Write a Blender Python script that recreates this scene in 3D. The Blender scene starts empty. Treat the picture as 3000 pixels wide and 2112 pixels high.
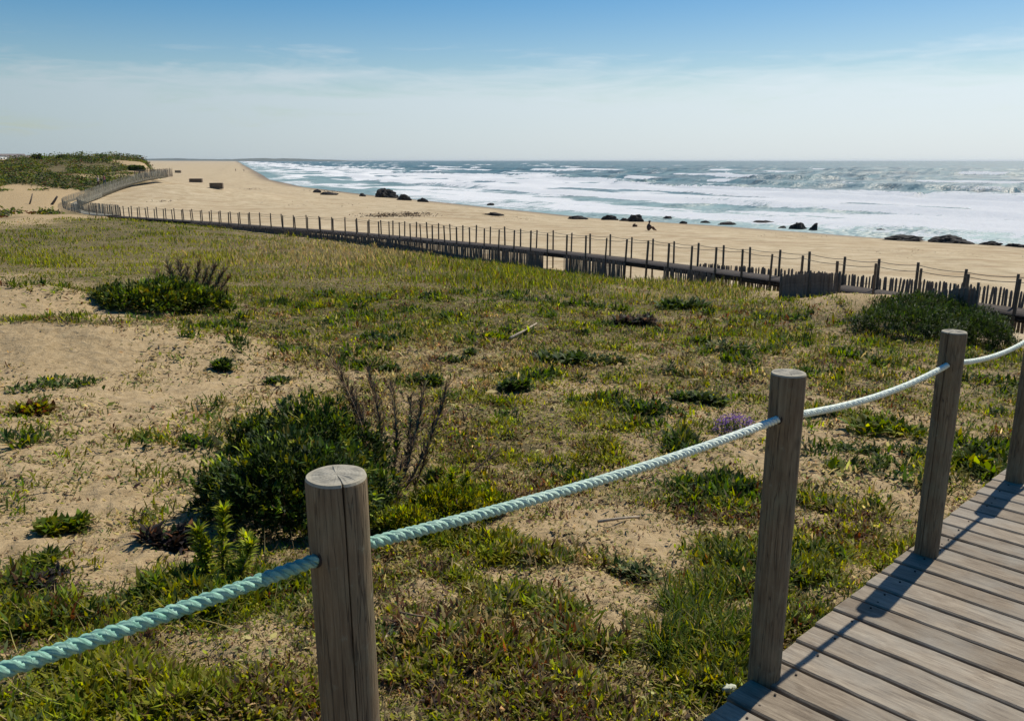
import bpy, math, random
import numpy as np
from mathutils import Vector, Matrix
random.seed(7)
RNG = np.random.default_rng(7)
sc = bpy.context.scene
COL = sc.collection
R = math.radians

# ------------------------------------------------------------------ camera, sky, sun, exposure
CAMZ = 7.8                      # eye height above the sea (sea level is z = 0)
FPX = 2400.0
PITCH = math.atan(586 / FPX)
CP, SP = math.cos(PITCH), math.sin(PITCH)
cam_d = bpy.data.cameras.new('camera')
cam_d.sensor_width = 36.0
cam_d.lens = 36.0 * FPX / 3000.0
cam_d.clip_start = 0.05
cam_d.clip_end = 90000.0
cam = bpy.data.objects.new('camera', cam_d)
COL.objects.link(cam)
cam.location = (0, 0, CAMZ)
cam.rotation_euler = (math.pi / 2 - PITCH, 0, 0)
sc.camera = cam

SUN_AZ = math.atan2(0.655, 0.756)          # to the right of straight ahead
SUN_EL = R(51.5)
SUN_DIR = Vector((math.cos(SUN_EL) * math.sin(SUN_AZ), math.cos(SUN_EL) * math.cos(SUN_AZ), math.sin(SUN_EL)))
sun_d = bpy.data.lights.new('sun', 'SUN')
sun_d.energy = 5.0
sun_d.angle = R(0.55)
sun_d.color = (1.0, 0.92, 0.78)
sun = bpy.data.objects.new('sun', sun_d)
COL.objects.link(sun)
sun.rotation_euler = SUN_DIR.to_track_quat('Z', 'Y').to_euler()
sun.location = (20, 20, 60)


class NT:
    """small helper for node trees"""
    def __init__(self, tree):
        self.t = tree
        tree.nodes.clear()

    def n(self, kind, ins=None, **props):
        nd = self.t.nodes.new(kind)
        for k, v in props.items():
            setattr(nd, k, v)
        if ins:
            for k, v in ins.items():
                s = nd.inputs[k]
                if isinstance(v, bpy.types.NodeSocket):
                    self.t.links.new(v, s)
                else:
                    s.default_value = v
        return nd

    def math(self, op, a, b=0.0, c=None, clamp=False):
        ins = {0: a, 1: b}
        if c is not None:
            ins[2] = c
        return self.n('ShaderNodeMath', ins, operation=op, use_clamp=clamp).outputs[0]

    def mix(self, f, a, b, blend='MIX'):
        nd = self.n('ShaderNodeMix', None, data_type='RGBA', blend_type=blend)
        for i, v in ((0, f), (6, a), (7, b)):
            if isinstance(v, bpy.types.NodeSocket):
                self.t.links.new(v, nd.inputs[i])
            else:
                if i and len(v) == 3:
                    v = (*v, 1)
                nd.inputs[i].default_value = v
        return nd.outputs[2]

    def ramp(self, f, stops, interp='LINEAR'):
        nd = self.n('ShaderNodeValToRGB', {0: f})
        nd.color_ramp.interpolation = interp
        e = nd.color_ramp.elements
        while len(e) < len(stops):
            e.new(0.5)
        for i, (p, c) in enumerate(stops):
            e[i].position = p
            e[i].color = (c, c, c, 1) if isinstance(c, (int, float)) else (*c, 1)
        return nd.outputs[0]

    def maprange(self, v, a, b, c=0.0, d=1.0, smooth=False):
        nd = self.n('ShaderNodeMapRange', {0: v, 1: a, 2: b, 3: c, 4: d},
                    interpolation_type='SMOOTHSTEP' if smooth else 'LINEAR')
        return nd.outputs[0]

    def noise(self, vec, scale, detail=4.0, rough=0.55, dist=0.0):
        nd = self.n('ShaderNodeTexNoise', {'Vector': vec, 'Scale': scale, 'Detail': detail,
                                           'Roughness': rough, 'Distortion': dist})
        return nd

    def scalev(self, vec, s, rot=(0, 0, 0), loc=(0, 0, 0)):
        return self.n('ShaderNodeMapping', {'Vector': vec, 'Scale': s, 'Rotation': rot, 'Location': loc}).outputs[0]


world = bpy.data.worlds.new('World')
sc.world = world
world.use_nodes = True
w = NT(world.node_tree)
sky = w.n('ShaderNodeTexSky', None, sky_type='NISHITA')
sky.sun_disc = False
sky.sun_elevation = SUN_EL
sky.sun_rotation = SUN_AZ
sky.altitude = 5.0
sky.air_density = 1.0
sky.dust_density = 0.6
sky.ozone_density = 1.6
dirv = w.n('ShaderNodeTexCoord').outputs['Generated']
sep = w.n('ShaderNodeSeparateXYZ', {0: dirv})
el = sep.outputs[2]
# thin cirrus: streaky veil over the lower sky, the same all round the horizon
v1 = w.scalev(dirv, (2.2, 2.2, 17.0), rot=(R(3), R(4), 0))
n1 = w.noise(v1, 1.6, 7.0, 0.58, 0.9).outputs[0]
v2 = w.scalev(dirv, (5.0, 5.0, 34.0), rot=(R(-4), R(6), R(20)), loc=(3.1, 1.7, 0.4))
n2 = w.noise(v2, 2.0, 6.0, 0.62, 1.4).outputs[0]
nn = w.math('ADD', w.math('MULTIPLY', n1, 0.65), w.math('MULTIPLY', n2, 0.35))
nn = w.math('SUBTRACT', nn, 0.5)
hgt = w.math('SUBTRACT', 0.108, el)
cov = w.math('ADD', w.math('MULTIPLY', hgt, 9.0), w.math('MULTIPLY', nn, w.maprange(w.n('ShaderNodeVectorMath', {0: dirv, 1: tuple(SUN_DIR)}, operation='DOT_PRODUCT').outputs['Value'], 0.1, 0.6, 3.2, 1.3)))
cmask = w.maprange(cov, -0.26, 0.52, 0.0, 1.0, True)
veil = w.maprange(el, 0.20, 0.0, 0.0, 0.30, True)
cmask = w.math('MAXIMUM', w.math('MULTIPLY', cmask, 0.86), veil)
# clouds scatter forward: brighter towards the sun
dt = w.n('ShaderNodeVectorMath', {0: dirv, 1: tuple(SUN_DIR)}, operation='DOT_PRODUCT').outputs['Value']
fw = w.maprange(dt, 0.15, 0.75, 0.0, 1.0)
ccol = w.mix(fw, (4.6, 5.8, 6.5), (10.0, 11.1, 11.9))
skyc = w.n('ShaderNodeHueSaturation', {'Color': sky.outputs[0], 'Saturation': 1.62, 'Value': 1.08}).outputs[0]
bg = w.n('ShaderNodeBackground', {'Color': w.mix(cmask, skyc, ccol), 'Strength': 0.083})
wo = w.n('ShaderNodeOutputWorld', {'Surface': bg.outputs[0]})

vs = sc.view_settings
vs.view_transform = 'Standard'
vs.look = 'None'
vs.exposure = 0.0
vs.gamma = 1.0
vs.use_curve_mapping = False
sc.render.engine = 'CYCLES'
sc.cycles.use_denoising = True
sc.cycles.max_bounces = 8
sc.cycles.transparent_max_bounces = 8


# ------------------------------------------------------------------ picture <-> place helpers
def unproj(px, py, depth):
    """point of the place seen at photo pixel (3000 x 2112) at camera depth in metres"""
    a = (px - 1500) / FPX
    u = (1056 - py) / FPX
    return np.array([a * depth, depth * CP + u * depth * SP, CAMZ + u * depth * CP - depth * SP])


def unproj_z(px, py, z):
    d = unproj(px, py, 1.0) - np.array([0, 0, CAMZ])
    return np.array([0, 0, CAMZ]) + d * ((z - CAMZ) / d[2])


def project(X, Y, Z):
    zr = Z - CAMZ
    dep = np.maximum(Y * CP - zr * SP, 0.05)
    up = Y * SP + zr * CP
    return 1500 + FPX * X / dep, 1056 - FPX * up / dep, dep


# ------------------------------------------------------------------ numpy noise
def _hash(ix, iy, seed):
    h = (ix.astype(np.int64) * 374761393 + iy.astype(np.int64) * 668265263 + seed * 1274126177) & 0xFFFFFFFF
    h = ((h ^ (h >> 13)) * 1274126177) & 0xFFFFFFFF
    h = h ^ (h >> 16)
    return (h & 0xFFFFFF) / float(0xFFFFFF)


def vnoise(x, y, seed=0):
    ix, iy = np.floor(x), np.floor(y)
    fx, fy = x - ix, y - iy
    fx = fx * fx * (3 - 2 * fx)
    fy = fy * fy * (3 - 2 * fy)
    a = _hash(ix, iy, seed); b = _hash(ix + 1, iy, seed)
    c = _hash(ix, iy + 1, seed); d = _hash(ix + 1, iy + 1, seed)
    return (a + (b - a) * fx) * (1 - fy) + (c + (d - c) * fx) * fy


def fbm(x, y, octs=4, seed=0, gain=0.5):
    t = 0.0; a = 1.0; s = 0.0
    for o in range(octs):
        t = t + a * vnoise(x * 2 ** o + 17.3 * o, y * 2 ** o - 9.1 * o, seed + o)
        s += a
        a *= gain
    return t / s


def sstep(a, b, x):
    t = np.clip((x - a) / (b - a), 0, 1)
    return t * t * (3 - 2 * t)


# ------------------------------------------------------------------ object helpers
def obj(name, mesh, mat=None, parent=None, loc=None, rot=None):
    o = bpy.data.objects.new(name, mesh)
    if mat is not None and mesh is not None:
        mats = mat if isinstance(mat, (list, tuple)) else [mat]
        if len(mesh.materials) == 0:
            for m_ in mats:
                mesh.materials.append(m_)
    COL.objects.link(o)
    if parent is not None:
        o.parent = parent
    if loc is not None:
        o.location = [float(v) for v in loc]
    if rot is not None:
        o.rotation_euler = rot
    return o


def tag(o, label, cat, group=None):
    o['label'] = label
    o['category'] = cat
    if group:
        o['group'] = group
    return o


def thing(name, label, cat, loc=(0, 0, 0), rotz=0.0, group=None):
    o = bpy.data.objects.new(name, None)
    o.empty_display_size = 0.2
    COL.objects.link(o)
    o.location = [float(v) for v in loc]
    o.rotation_euler = (0, 0, rotz)
    return tag(o, label, cat, group)


def kind(o, k):
    o['kind'] = k
    return o


def np_mesh(name, verts, quads=None, tris=None, col=None, smooth=False, attrs=None):
    me = bpy.data.meshes.new(name)
    verts = np.asarray(verts, dtype=np.float32)
    nq = 0 if quads is None else len(quads)
    nt = 0 if tris is None else len(tris)
    me.vertices.add(len(verts))
    me.vertices.foreach_set('co', verts.ravel())
    nl = nq * 4 + nt * 3
    li = np.empty(nl, dtype=np.int32)
    st = np.empty(nq + nt, dtype=np.int32)
    if nq:
        li[:nq * 4] = np.asarray(quads, dtype=np.int32).ravel()
        st[:nq] = np.arange(nq) * 4
    if nt:
        li[nq * 4:] = np.asarray(tris, dtype=np.int32).ravel()
        st[nq:] = nq * 4 + np.arange(nt) * 3
    me.loops.add(nl)
    me.loops.foreach_set('vertex_index', li)
    me.polygons.add(nq + nt)
    me.polygons.foreach_set('loop_start', st)
    if smooth:
        me.polygons.foreach_set('use_smooth', np.ones(nq + nt, dtype=bool))
    if col is not None:
        a = me.color_attributes.new('Col', 'FLOAT_COLOR', 'POINT')
        c4 = np.ones((len(verts), 4), dtype=np.float32)
        c4[:, :3] = col
        a.data.foreach_set('color', c4.ravel())
    if attrs:
        for k, v in attrs.items():
            a = me.attributes.new(k, 'FLOAT', 'POINT')
            a.data.foreach_set('value', np.asarray(v, dtype=np.float32))
    me.update(calc_edges=True)
    me.validate()
    return me


class MB:
    """collects boxes, tubes and lathes into one mesh"""
    def __init__(self):
        self.v = []; self.f = []; self.mi = []

    def add(self, vs_, fs, mi=0):
        b = len(self.v)
        self.v.extend([tuple(float(c) for c in p) for p in vs_])
        for f in fs:
            self.f.append([i + b for i in f]); self.mi.append(mi)

    def box(self, c, size, M=None, mi=0):
        x, y, z = [s / 2 for s in size]
        p = [(-x, -y, -z), (x, -y, -z), (x, y, -z), (-x, y, -z), (-x, -y, z), (x, -y, z), (x, y, z), (-x, y, z)]
        p = [Vector(q) for q in p]
        if M is not None:
            p = [M @ q for q in p]
        p = [q + Vector(c) for q in p]
        self.add(p, [(0, 3, 2, 1), (4, 5, 6, 7), (0, 1, 5, 4), (1, 2, 6, 5), (2, 3, 7, 6), (3, 0, 4, 7)], mi)

    def tube(self, pts, rad, n=6, mi=0, cap=True):
        pts = [Vector([float(c) for c in p]) for p in pts]
        rs = rad if isinstance(rad, (list, tuple)) else [rad] * len(pts)
        rings = []
        up = Vector((0.13, 0.21, 1)).normalized()
        for i, p in enumerate(pts):
            t = (pts[min(i + 1, len(pts) - 1)] - pts[max(i - 1, 0)]).normalized()
            a = t.cross(up)
            if a.length < 1e-3:
                a = t.cross(Vector((1, 0, 0)))
            a.normalize()
            b = t.cross(a)
            rings.append([p + (a * math.cos(2 * math.pi * k / n) + b * math.sin(2 * math.pi * k / n)) * rs[i] for k in range(n)])
        vs_ = [q for r in rings for q in r]
        fs = []
        for i in range(len(rings) - 1):
            for k in range(n):
                fs.append((i * n + k, i * n + (k + 1) % n, (i + 1) * n + (k + 1) % n, (i + 1) * n + k))
        if cap:
            fs.append(tuple(range(n))[::-1])
            fs.append(tuple((len(rings) - 1) * n + k for k in range(n)))
        self.add(vs_, fs, mi)

    def mesh(self, name, smooth=False):
        me = bpy.data.meshes.new(name)
        me.from_pydata(self.v, [], self.f)
        me.polygons.foreach_set('material_index', self.mi)
        if smooth:
            me.polygons.foreach_set('use_smooth', [True] * len(self.f))
        me.update()
        return me

    def build(self, name, mats, parent=None, smooth=False, loc=None):
        me = self.mesh(name, smooth)
        return obj(name, me, mats, parent, loc)


ORD = ['first', 'second', 'third', 'fourth', 'fifth', 'sixth', 'seventh', 'eighth', 'ninth', 'tenth', 'eleventh', 'twelfth',
       'thirteenth', 'fourteenth', 'fifteenth', 'sixteenth', 'seventeenth', 'eighteenth', 'nineteenth']
TENS = {2: 'twent', 3: 'thirt', 4: 'fort', 5: 'fift', 6: 'sixt', 7: 'sevent', 8: 'eight'}


def ordinal(k):
    if k <= 19:
        return ORD[k - 1]
    t, u = divmod(k, 10)
    return TENS[t] + ('ieth' if u == 0 else 'y-' + ORD[u - 1])


# ------------------------------------------------------------------ materials
MATS = {}
DEBUG = False


def new_mat(name):
    m = bpy.data.materials.new(name)
    m.use_nodes = True
    MATS[name] = m
    return m, NT(m.node_tree)


def finish(nt, bsdf, bump=None, strength=0.4, distance=0.01):
    if bump is not None:
        b = nt.n('ShaderNodeBump', {'Height': bump, 'Strength': strength, 'Distance': distance})
        nt.t.links.new(b.outputs[0], bsdf.inputs['Normal'])
    nt.n('ShaderNodeOutputMaterial', {'Surface': bsdf.outputs[0]})


def principled(nt, col, rough=0.7, spec=0.3, **k):
    ins = {'Base Color': col if isinstance(col, bpy.types.NodeSocket) else (*col, 1), 'Roughness': rough, 'Specular IOR Level': spec}
    ins.update(k)
    return nt.n('ShaderNodeBsdfPrincipled', ins)


def mat_plain(name, col, rough=0.8, var=0.25, scale=20.0):
    m, t = new_mat(name)
    co = t.n('ShaderNodeTexCoord').outputs['Object']
    n = t.noise(co, scale, 5, 0.6).outputs[0]
    c = t.mix(t.maprange(n, 0.3, 0.7), tuple(c * (1 - var) for c in col), tuple(min(1, c * (1 + var)) for c in col))
    finish(t, principled(t, c, rough, 0.25), n, 0.3, 0.01)
    return m


def mat_leaf(name, trans=0.38, rough=0.5, spec=0.35, bright=1.0):
    m, t = new_mat(name)
    c = t.n('ShaderNodeAttribute', None, attribute_name='Col').outputs['Color']
    p = principled(t, c, rough, spec)
    tc = t.n('ShaderNodeHueSaturation', {'Color': c, 'Hue': 0.485, 'Saturation': 1.15, 'Value': 1.45 * bright}).outputs[0]
    tr = t.n('ShaderNodeBsdfTranslucent', {'Color': tc})
    mx = t.n('ShaderNodeMixShader', {0: trans, 1: p.outputs[0], 2: tr.outputs[0]})
    t.n('ShaderNodeOutputMaterial', {'Surface': mx.outputs[0]})
    return m


def mat_post():
    m, t = new_mat('post_wood')
    co = t.n('ShaderNodeTexCoord').outputs['Object']
    rnd = t.n('ShaderNodeObjectInfo').outputs['Random']
    off = t.n('ShaderNodeCombineXYZ', {0: t.math('MULTIPLY', rnd, 37.0), 1: t.math('MULTIPLY', rnd, 11.0), 2: 0.0}).outputs[0]
    co = t.n('ShaderNodeVectorMath', {0: co, 1: off}, operation='ADD').outputs[0]
    g1 = t.noise(t.scalev(co, (1, 1, 0.06)), 120.0, 6, 0.7, 0.5).outputs[0]
    g2 = t.noise(t.scalev(co, (1, 1, 0.20)), 22.0, 6, 0.68, 0.8).outputs[0]
    g3 = t.noise(co, 7.0, 4, 0.6).outputs[0]
    c = t.ramp(t.math('ADD', t.math('MULTIPLY', g1, 0.6), t.math('MULTIPLY', g2, 0.4)),
               [(0.30, (0.092, 0.060, 0.034)), (0.5, (0.190, 0.138, 0.082)), (0.72, (0.315, 0.245, 0.152))])
    c = t.mix(t.maprange(g3, 0.45, 0.75, 0, 0.55), c, (0.20, 0.20, 0.13))
    kn = t.n('ShaderNodeTexVoronoi', {'Vector': t.scalev(co, (1, 1, 0.6)), 'Scale': 4.2}).outputs['Distance']
    c = t.mix(t.maprange(kn, 0.05, 0.10, 0.85, 0.0), c, (0.06, 0.04, 0.028))
    ck = t.noise(t.scalev(co, (1, 1, 0.035)), 60.0, 3, 0.5, 0.2).outputs[0]
    ckm = t.maprange(t.math('ABSOLUTE', t.math('SUBTRACT', ck, 0.5)), 0.0, 0.018, 0.75, 0.0)
    c = t.mix(ckm, c, (0.035, 0.026, 0.018))
    lich = t.noise(co, 30.0, 5, 0.7).outputs[0]
    c = t.mix(t.maprange(lich, 0.60, 0.72, 0.0, 0.5), c, (0.27, 0.265, 0.19))
    hb = t.math('SUBTRACT', g1, ckm)
    finish(t, principled(t, c, 0.82, 0.2), hb, 0.6, 0.005)
    m2, t = new_mat('post_end_grain')
    co = t.n('ShaderNodeTexCoord').outputs['Object']
    sx = t.n('ShaderNodeSeparateXYZ', {0: co})
    wob = t.noise(co, 18.0, 3, 0.5).outputs[0]
    rr = t.math('SQRT', t.math('ADD', t.math('POWER', sx.outputs[0], 2.0), t.math('POWER', sx.outputs[1], 2.0)))
    ring = t.math('SINE', t.math('ADD', t.math('MULTIPLY', rr, 950.0), t.math('MULTIPLY', wob, 9.0)))
    n = t.noise(co, 45.0, 5, 0.65).outputs[0]
    c = t.ramp(n, [(0.3, (0.16, 0.155, 0.13)), (0.55, (0.34, 0.32, 0.26)), (0.75, (0.46, 0.43, 0.35))])
    c = t.mix(t.maprange(ring, -1, 1, 0.0, 0.28), c, (0.14, 0.125, 0.10))
    rim = t.maprange(rr, 0.040, 0.053, 0.0, 0.55)
    c = t.mix(rim, c, (0.46, 0.41, 0.30))
    finish(t, principled(t, c, 0.85, 0.2), n, 0.4, 0.004)
    return m, m2


def mat_board():
    m, t = new_mat('weathered_board')
    co = t.n('ShaderNodeTexCoord').outputs['Object']
    rnd = t.n('ShaderNodeObjectInfo').outputs['Random']
    off = t.n('ShaderNodeCombineXYZ', {0: t.math('MULTIPLY', rnd, 53.0), 1: t.math('MULTIPLY', rnd, 19.0), 2: 0.0}).outputs[0]
    co = t.n('ShaderNodeVectorMath', {0: co, 1: off}, operation='ADD').outputs[0]
    g1 = t.noise(t.scalev(co, (0.075, 1, 1)), 95.0, 7, 0.72, 0.5).outputs[0]
    g2 = t.noise(t.scalev(co, (0.28, 1, 1)), 20.0, 6, 0.68, 1.0).outputs[0]
    g3 = t.noise(co, 3.2, 4, 0.6).outputs[0]
    c = t.ramp(t.math('ADD', t.math('MULTIPLY', g1, 0.5), t.math('MULTIPLY', g2, 0.5)),
               [(0.34, (0.095, 0.077, 0.060)), (0.45, (0.215, 0.184, 0.150)), (0.56, (0.305, 0.270, 0.225)), (0.68, (0.42, 0.385, 0.33))])
    tint = t.mix(rnd, (0.68, 0.61, 0.51), (1.06, 1.0, 0.89))
    c = t.mix(1.0, c, tint, 'MULTIPLY')
    c = t.mix(t.maprange(g3, 0.42, 0.72, 0.0, 0.45), c, (0.27, 0.275, 0.25))
    kn = t.n('ShaderNodeTexVoronoi', {'Vector': t.scalev(co, (0.45, 1, 1)), 'Scale': 2.6}).outputs['Distance']
    c = t.mix(t.maprange(kn, 0.025, 0.075, 0.8, 0.0), c, (0.085, 0.065, 0.05))
    st = t.noise(t.scalev(co, (0.3, 1, 1)), 5.0, 5, 0.7, 1.2).outputs[0]
    c = t.mix(t.maprange(st, 0.62, 0.72, 0.0, 0.55), c, (0.115, 0.105, 0.09))
    finish(t, principled(t, c, 0.75, 0.25), g1, 0.6, 0.004)
    return m


def mat_rope():
    m, t = new_mat('green_rope')
    ph = t.n('ShaderNodeAttribute', None, attribute_name='yarn').outputs['Fac']
    al = t.n('ShaderNodeAttribute', None, attribute_name='along').outputs['Fac']
    geo = t.n('ShaderNodeTexCoord').outputs['Object']
    y = t.math('SINE', ph)
    yw = t.maprange(y, -1, 1, 0, 1)
    n = t.noise(geo, 60.0, 5, 0.65).outputs[0]
    nb = t.noise(geo, 5.0, 3, 0.6).outputs[0]
    c = t.mix(t.maprange(n, 0.3, 0.7), (0.15, 0.36, 0.275), (0.36, 0.56, 0.45))
    c = t.mix(t.math('MULTIPLY', yw, 0.30), c, (0.09, 0.30, 0.24))
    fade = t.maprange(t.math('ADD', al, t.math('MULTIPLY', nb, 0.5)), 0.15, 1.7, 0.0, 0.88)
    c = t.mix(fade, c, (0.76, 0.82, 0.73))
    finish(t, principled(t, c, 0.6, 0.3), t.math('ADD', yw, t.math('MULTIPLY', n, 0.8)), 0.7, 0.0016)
    return m


def mat_sand():
    m, t = new_mat('sand_ground')
    co = t.n('ShaderNodeTexCoord').outputs['Object']
    veg = t.n('ShaderNodeAttribute', None, attribute_name='veg').outputs['Fac']
    wet = t.n('ShaderNodeAttribute', None, attribute_name='wet').outputs['Fac']
    bch = t.n('ShaderNodeAttribute', None, attribute_name='beach').outputs['Fac']
    nf = t.noise(co, 140.0, 4, 0.7).outputs[0]
    nm = t.noise(co, 9.0, 5, 0.62, 0.4).outputs[0]
    nl = t.noise(co, 0.6, 5, 0.6, 0.6).outputs[0]
    c = t.ramp(nm, [(0.25, (0.29, 0.205, 0.105)), (0.5, (0.405, 0.30, 0.165)), (0.75, (0.49, 0.375, 0.22))])
    cb = t.ramp(nl, [(0.3, (0.385, 0.298, 0.180)), (0.5, (0.475, 0.384, 0.246)), (0.7, (0.555, 0.462, 0.312))])
    c = t.mix(bch, c, cb)
    gr = t.maprange(nf, 0.25, 0.75, 0.72, 1.22)
    grc = t.n('ShaderNodeCombineXYZ', {0: gr, 1: gr, 2: gr}).outputs[0]
    c = t.mix(1.0, c, grc, 'MULTIPLY')
    # tyre and foot tracks, strand lines: long faint streaks along the beach
    tr = t.noise(t.scalev(co, (0.22, 1.6, 1.0), rot=(0, 0, R(52))), 0.5, 5, 0.6, 0.8).outputs[0]
    c = t.mix(t.math('MULTIPLY', bch, t.maprange(tr, 0.50, 0.66, 0.0, 0.75)), c, (0.33, 0.235, 0.135))
    # plant litter and humus under the vegetation
    n2 = t.noise(co, 38.0, 5, 0.7, 0.5).outputs[0]
    soil = t.ramp(n2, [(0.3, (0.036, 0.030, 0.012)), (0.5, (0.085, 0.072, 0.028)), (0.68, (0.155, 0.128, 0.056)), (0.82, (0.30, 0.235, 0.12))])
    vm = t.math('ADD', veg, t.math('MULTIPLY', t.math('SUBTRACT', nm, 0.5), 1.3))
    vm = t.math('ADD', vm, t.math('MULTIPLY', t.math('SUBTRACT', n2, 0.5), 0.9))
    c = t.mix(t.maprange(vm, 0.48, 1.02, 0.0, 0.92, True), c, soil)
    wr = t.n('ShaderNodeAttribute', None, attribute_name='wrack').outputs['Fac']
    wn = t.noise(t.scalev(co, (0.35, 1.5, 1.0), rot=(0, 0, R(52))), 1.8, 6, 0.7, 0.8).outputs[0]
    c = t.mix(t.math('MULTIPLY', wr, t.maprange(wn, 0.50, 0.66, 0.0, 0.85)), c, (0.12, 0.085, 0.05))
    ft = t.noise(co, 1.7, 4, 0.7, 0.6).outputs[0]
    c = t.mix(t.math('MULTIPLY', bch, t.maprange(ft, 0.58, 0.70, 0.0, 0.35)), c, (0.30, 0.215, 0.12))
    c = t.mix(wet, c, (0.20, 0.145, 0.085))
    bump = t.math('ADD', t.math('MULTIPLY', nm, 1.0), t.math('MULTIPLY', nf, 0.16))
    rg = t.math('SUBTRACT', 0.95, t.math('MULTIPLY', wet, 0.45))
    finish(t, principled(t, c, rg, 0.15), bump, 0.85, 0.055)
    return m


def mat_water():
    m, t = new_mat('sea_water')
    geo = t.n('ShaderNodeNewGeometry')
    co = t.n('ShaderNodeTexCoord').outputs['Object']
    fm = t.n('ShaderNodeAttribute', None, attribute_name='foam').outputs['Fac']
    sh = t.n('ShaderNodeAttribute', None, attribute_name='shallow').outputs['Fac']
    rc = t.scalev(co, (1, 1, 1), rot=(0, 0, R(-52)))         # x along the shore, y out to sea... rotated frame
    a1 = t.noise(t.scalev(rc, (0.8, 1.5, 1)), 1.3, 6, 0.68).outputs['Color']
    a2 = t.noise(t.scalev(rc, (0.35, 1.0, 1)), 0.16, 5, 0.6).outputs['Color']
    def cen(cn, k):
        s = t.n('ShaderNodeVectorMath', {0: cn, 1: (0.5, 0.5, 0.5)}, operation='SUBTRACT').outputs[0]
        return t.n('ShaderNodeVectorMath', {0: s, 1: (k, k, 0)}, operation='MULTIPLY').outputs[0]
    s = t.n('ShaderNodeVectorMath', {0: cen(a1, 2.6), 1: cen(a2, 1.8)}, operation='ADD').outputs[0]
    nrm = t.n('ShaderNodeVectorMath', {0: geo.outputs['Normal'], 1: s}, operation='ADD').outputs[0]
    nrm = t.n('ShaderNodeVectorMath', {0: nrm}, operation='NORMALIZE').outputs[0]
    lo = t.noise(t.scalev(rc, (0.25, 1.0, 1)), 0.05, 5, 0.62, 0.4).outputs[0]
    base = t.mix(t.maprange(lo, 0.35, 0.65), (0.018, 0.075, 0.108), (0.044, 0.145, 0.170))
    base = t.mix(sh, base, (0.17, 0.27, 0.27))
    p = principled(t, base, 0.56, 1.0, IOR=1.33)
    t.t.links.new(nrm, p.inputs['Normal'])
    f1 = t.noise(t.scalev(rc, (0.30, 1.0, 1)), 0.55, 7, 0.70, 0.7).outputs[0]
    f2 = t.noise(rc, 2.6, 5, 0.7, 0.4).outputs[0]
    fn = t.math('ADD', t.math('MULTIPLY', f1, 0.7), t.math('MULTIPLY', f2, 0.3))
    th = t.math('SUBTRACT', 1.0, fm)
    mk = t.maprange(t.math('SUBTRACT', fn, t.math('ADD', t.math('MULTIPLY', th, 0.62), 0.20)), -0.085, 0.065, 0, 1, True)
    fc = t.mix(t.maprange(f2, 0.3, 0.7), (0.88, 0.885, 0.865), (0.985, 0.98, 0.955))
    fo = t.n('ShaderNodeBsdfDiffuse', {'Color': fc, 'Roughness': 0.5})
    b = t.n('ShaderNodeBump', {'Height': fn, 'Strength': 0.5, 'Distance': 0.7})
    t.t.links.new(b.outputs[0], fo.inputs['Normal'])
    mx = t.n('ShaderNodeMixShader', {0: mk, 1: p.outputs[0], 2: fo.outputs[0]})
    t.n('ShaderNodeOutputMaterial', {'Surface': mx.outputs[0]})
    return m


POST, POST_END = mat_post()
BOARD = mat_board()
ROPE = mat_rope()
SAND = mat_sand()
WATER = mat_water()
LEAF = mat_leaf('leaf', 0.50, 0.6, 0.16)
DRYLEAF = mat_leaf('dry_leaf', 0.22, 0.75, 0.15)
DARKLEAF = mat_leaf('shrub_leaf', 0.32, 0.6, 0.18)
PETAL = mat_leaf('petal', 0.35, 0.6, 0.2)
ROCK = mat_plain('wet_dark_rock', (0.032, 0.029, 0.027), 0.9, 0.5, 1.6)
SLAT = mat_plain('weathered_slat', (0.175, 0.142, 0.115), 0.8, 0.4, 9.0)
SLAT_GREY = mat_plain('bleached_slat', (0.27, 0.255, 0.20), 0.8, 0.3, 9.0)
DARKWOOD = mat_plain('dark_post_wood', (0.130, 0.100, 0.072), 0.8, 0.35, 12.0)
DECKDARK = mat_plain('dark_deck_wood', (0.040, 0.030, 0.024), 0.85, 0.4, 6.0)
WIRE = mat_plain('fence_wire', (0.09, 0.085, 0.08), 0.5, 0.2, 30.0)
OLDROPE = mat_plain('old_rope', (0.11, 0.115, 0.10), 0.8, 0.3, 20.0)
TWIG = mat_plain('dry_twig', (0.19, 0.13, 0.085), 0.85, 0.4, 25.0)
PALETWIG = mat_plain('bleached_twig', (0.36, 0.30, 0.22), 0.85, 0.3, 30.0)
STONE = mat_plain('pale_stone', (0.50, 0.52, 0.40), 0.7, 0.2, 40.0)
WHITEWALL = mat_plain('white_render', (0.78, 0.78, 0.76), 0.8, 0.06, 2.0)
TILE = mat_plain('roof_tile', (0.26, 0.23, 0.22), 0.8, 0.3, 3.0)
GLASS = mat_plain('dark_glass', (0.03, 0.035, 0.04), 0.15, 0.1, 3.0)
HILLGREEN = mat_plain('far_scrub', (0.055, 0.07, 0.05), 0.9, 0.35, 0.02)
SKIN = mat_plain('skin', (0.42, 0.26, 0.18), 0.6, 0.08, 10.0)
CLOTH_DARK = mat_plain('dark_cloth', (0.03, 0.027, 0.03), 0.85, 0.2, 30.0)
CLOTH_BROWN = mat_plain('brown_cloth', (0.085, 0.05, 0.035), 0.85, 0.2, 30.0)
CLOTH_RED = mat_plain('red_cloth', (0.45, 0.13, 0.12), 0.85, 0.15, 30.0)
CLOTH_PALE = mat_plain('pale_cloth', (0.60, 0.50, 0.46), 0.85, 0.1, 30.0)
CLOTH_BLUE = mat_plain('blue_cloth', (0.06, 0.08, 0.13), 0.85, 0.2, 30.0)
HAIR = mat_plain('dark_hair', (0.02, 0.015, 0.012), 0.6, 0.3, 60.0)
EYE = mat_plain('eye', (0.02, 0.02, 0.02), 0.3, 0.0, 10.0)


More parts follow.
